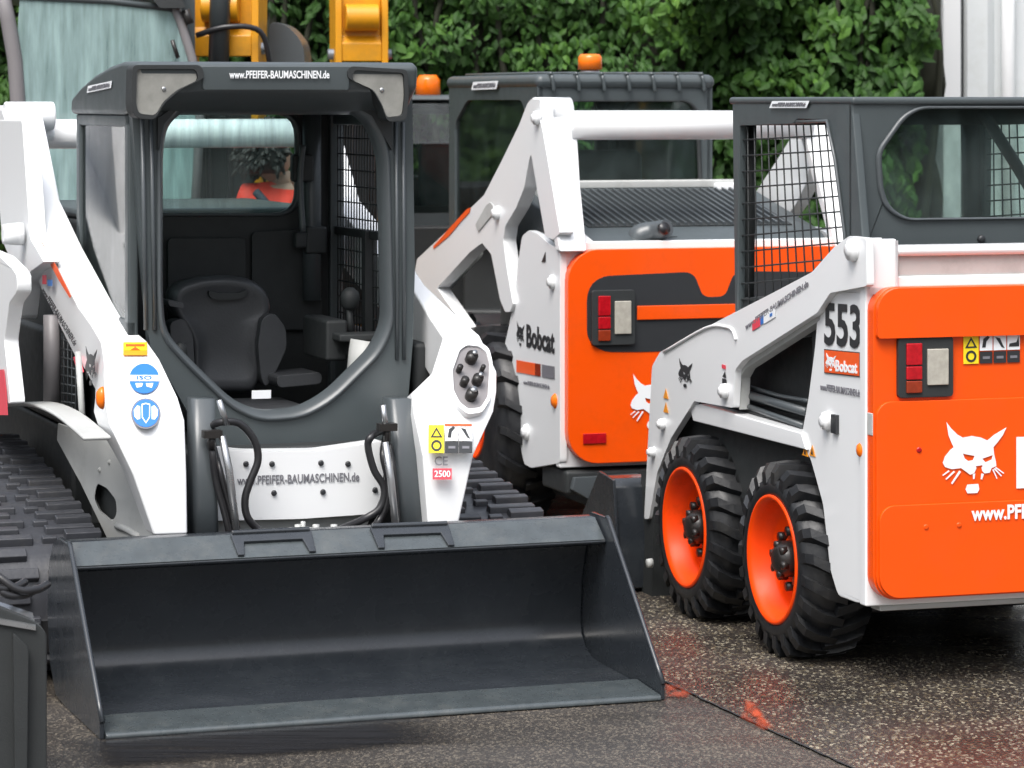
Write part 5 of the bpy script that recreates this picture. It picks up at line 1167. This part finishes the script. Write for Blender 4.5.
# open joint, a dark groove with ragged edges
random.seed(3)
jl=[];jr=[]
y=5.0
while y<11:
    w=.0025+.004*random.random(); x=jx(y)+.004*random.uniform(-1,1); jl.append(Vector((x-w,y,.006))); jr.append(Vector((x+w,y,.006))); y+=.05
c=MB(); n=len(jl); c.add(jl+jr,[(i,i+1,n+i+1,n+i) for i in range(n-1)]); g=c.build('pavement_joint','interior'); g['kind']='structure'
def blob(name,pts,lab):
    fr=Fr(0,0,0); P=[]
    W=[fr.on(px,py,z=.008) for px,py in pts]
    m=len(W)
    for i in range(m):
        for t in (0,.25,.5,.75):
            p=W[i].lerp(W[(i+1)%m],t); P.append(p+Vector((random.uniform(-.004,.004),random.uniform(-.01,.01),0)))
    ce=sum(P,Vector())/len(P); c=MB(); c.add(P+[ce],[(i,(i+1)%len(P),len(P)) for i in range(len(P))]); o=c.build(name,M['paintmark']); q_=o.data.attributes.new('edge','FLOAT','POINT'); q_.data.foreach_set('value',[0.0]*len(P)+[1.3]); tag(o,lab,'paint mark',group='orange marks sprayed on the ground')
m,nt,b=_nt('faded_orange_paint'); N=nt.nodes;L=nt.links
b.inputs['Base Color'].default_value=(.38,.06,.022,1); b.inputs['Roughness'].default_value=.45
tr=N.new('ShaderNodeBsdfTransparent'); mx=N.new('ShaderNodeMixShader'); tc=N.new('ShaderNodeTexCoord'); n_=N.new('ShaderNodeTexNoise'); n_.inputs['Scale'].default_value=1; n_.inputs['Detail'].default_value=7
mp=N.new('ShaderNodeMapping'); mp.inputs['Scale'].default_value=(30,7,1); L.new(tc.outputs['Object'],mp.inputs['Vector']); L.new(mp.outputs[0],n_.inputs['Vector']); mr=N.new('ShaderNodeMapRange'); mr.inputs['From Min'].default_value=.35; mr.inputs['From Max'].default_value=.62; mr.inputs['To Min'].default_value=.10; mr.inputs['To Max'].default_value=1.5
at_=N.new('ShaderNodeAttribute'); at_.attribute_name='edge'; mu=N.new('ShaderNodeMath'); mu.operation='MULTIPLY'; mu.use_clamp=True; L.new(n_.outputs['Fac'],mr.inputs['Value']); L.new(mr.outputs[0],mu.inputs[0]); L.new(at_.outputs['Fac'],mu.inputs[1]); L.new(mu.outputs[0],mx.inputs[0]); L.new(tr.outputs[0],mx.inputs[1]); L.new(b.outputs[0],mx.inputs[2]); L.new(mx.outputs[0],N['Material Output'].inputs['Surface'])
M['paintmark']=m
blob('paint_mark',[(664,683),(678,684),(694,694),(688,698),(666,697)],'small orange paint patch touching the right corner of the black bucket')
blob('paint_mark',[(744,697),(758,703),(774,728),(764,731),(740,718)],'orange paint patch on the joint between smooth and coarse asphalt')
# dark streaks painting the bucket's reflection onto the wet ground before it
m,nt,b=_nt('reflection_tarmac'); N=nt.nodes;L=nt.links
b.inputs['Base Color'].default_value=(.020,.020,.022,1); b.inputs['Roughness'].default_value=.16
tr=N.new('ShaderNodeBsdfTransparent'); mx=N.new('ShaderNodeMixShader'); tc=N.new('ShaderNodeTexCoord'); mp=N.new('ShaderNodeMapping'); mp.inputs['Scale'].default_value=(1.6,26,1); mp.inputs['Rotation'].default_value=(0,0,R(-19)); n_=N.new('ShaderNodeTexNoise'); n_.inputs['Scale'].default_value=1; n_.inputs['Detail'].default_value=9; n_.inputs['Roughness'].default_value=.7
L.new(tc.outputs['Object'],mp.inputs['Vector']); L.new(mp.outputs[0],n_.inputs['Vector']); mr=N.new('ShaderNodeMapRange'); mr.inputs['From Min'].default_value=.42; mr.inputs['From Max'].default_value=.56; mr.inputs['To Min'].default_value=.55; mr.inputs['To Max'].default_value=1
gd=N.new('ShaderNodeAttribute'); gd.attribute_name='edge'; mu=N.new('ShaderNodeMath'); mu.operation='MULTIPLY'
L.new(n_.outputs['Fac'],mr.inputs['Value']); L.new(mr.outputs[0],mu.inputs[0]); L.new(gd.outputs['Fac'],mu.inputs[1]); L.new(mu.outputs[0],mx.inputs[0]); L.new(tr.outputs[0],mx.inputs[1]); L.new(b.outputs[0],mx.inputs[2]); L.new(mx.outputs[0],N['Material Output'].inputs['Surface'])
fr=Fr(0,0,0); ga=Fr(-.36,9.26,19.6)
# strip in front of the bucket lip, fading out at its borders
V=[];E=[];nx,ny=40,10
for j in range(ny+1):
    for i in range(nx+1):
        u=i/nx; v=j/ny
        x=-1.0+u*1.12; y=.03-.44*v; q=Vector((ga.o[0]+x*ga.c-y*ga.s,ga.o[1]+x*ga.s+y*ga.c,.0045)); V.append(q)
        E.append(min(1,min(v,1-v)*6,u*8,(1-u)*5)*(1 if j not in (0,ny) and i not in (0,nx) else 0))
c=MB(); c.add(V,[(j*(nx+1)+i,j*(nx+1)+i+1,(j+1)*(nx+1)+i+1,(j+1)*(nx+1)+i) for j in range(ny) for i in range(nx)]); o=c.build('painted_reflection',m); o['kind']='structure'
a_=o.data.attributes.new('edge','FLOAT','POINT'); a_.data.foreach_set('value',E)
# ================================================================== CAMERA AND LIGHT
cd=bpy.data.cameras.new('camera'); cam=bpy.data.objects.new('camera',cd); COL.objects.link(cam); sc.camera=cam
cam.location=(0,0,H); cam.rotation_euler=(R(90),0,0); cd.sensor_width=36; cd.lens=F/1024*36; cd.shift_y=-(384-100)/1024; cd.clip_end=2000; cd.dof.use_dof=True; cd.dof.focus_distance=9.9; cd.dof.aperture_fstop=7.5
w=bpy.data.worlds.new('World'); sc.world=w; w.use_nodes=True; N=w.node_tree.nodes; L=w.node_tree.links
sky=N.new('ShaderNodeTexSky'); sky.sky_type='NISHITA'; sky.sun_disc=False; EL,ROT=58,200
sky.sun_elevation=R(EL); sky.sun_rotation=R(ROT); sky.dust_density=4; sky.air_density=1.2
hs=N.new('ShaderNodeHueSaturation'); hs.inputs['Saturation'].default_value=.42
L.new(sky.outputs[0],hs.inputs['Color'])
# overcast sky: about three times as bright overhead as at the horizon
tcw=N.new('ShaderNodeTexCoord'); sx=N.new('ShaderNodeSeparateXYZ'); L.new(tcw.outputs['Generated'],sx.inputs[0])
mr=N.new('ShaderNodeMapRange'); mr.inputs['From Min'].default_value=0; mr.inputs['From Max'].default_value=1; mr.inputs['To Min'].default_value=.30; mr.inputs['To Max'].default_value=1.9; L.new(sx.outputs[2],mr.inputs['Value'])
ml=N.new('ShaderNodeVectorMath'); ml.operation='SCALE'; L.new(hs.outputs[0],ml.inputs[0]); L.new(mr.outputs[0],ml.inputs['Scale']); L.new(ml.outputs[0],N['Background'].inputs['Color']); N['Background'].inputs['Strength'].default_value=.15
sl=bpy.data.lights.new('sun','SUN'); sl.energy=1.5; sl.angle=R(35); sl.color=(1,.98,.95); so=bpy.data.objects.new('sun',sl); COL.objects.link(so)
az=R(ROT); dirv=Vector((math.sin(az)*math.cos(R(EL)),math.cos(az)*math.cos(R(EL)),math.sin(R(EL))))
so.rotation_euler=dirv.to_track_quat('Z','Y').to_euler(); so.location=(0,0,30)
sc.view_settings.view_transform='Standard'; sc.view_settings.look='None'; sc.view_settings.exposure=.6; sc.view_settings.gamma=1
sc.render.resolution_x=1024; sc.render.resolution_y=768

# ================================================================== split parts that are several pieces
def islands(me):
    par=list(range(len(me.vertices)))
    def f(a):
        while par[a]!=a: par[a]=par[par[a]]; a=par[a]
        return a
    for e in me.edges:
        a,b=f(e.vertices[0]),f(e.vertices[1])
        if a!=b: par[a]=b
    g={}
    for p in me.polygons: g.setdefault(f(p.vertices[0]),[]).append(p.index)
    return list(g.values())
for o in [o for o in bpy.data.objects if o.type=='MESH' and o.name.split('.')[0] in ('cab_post','trim_strip','bolt','hose_clamp','hydraulic_coupler','coupler_tip','louvre','lift_cylinder','hose','hydraulic_line','seat','wall_panel','crossbar','front_frame','hose_coupling')]:
    me=o.data; gs=islands(me)
    if len(gs)<2: continue
    base=o.name.split('.')[0]
    for k,g in enumerate(gs):
        vi={}; fs=[]; mi=[];sm=[]
        for pi in g:
            p=me.polygons[pi]; fs.append([vi.setdefault(v,len(vi)) for v in p.vertices]); mi.append(p.material_index); sm.append(p.use_smooth)
        vs=[tuple(me.vertices[v].co) for v in vi]
        nm=bpy.data.meshes.new(base); nm.from_pydata(vs,[],fs)
        for q in me.materials: nm.materials.append(q)
        nm.polygons.foreach_set('material_index',mi); nm.polygons.foreach_set('use_smooth',sm); nm.update()
        if k==0: first=nm
        else:
            c2=o.copy(); c2.data=nm; COL.objects.link(c2)
    o.data=first
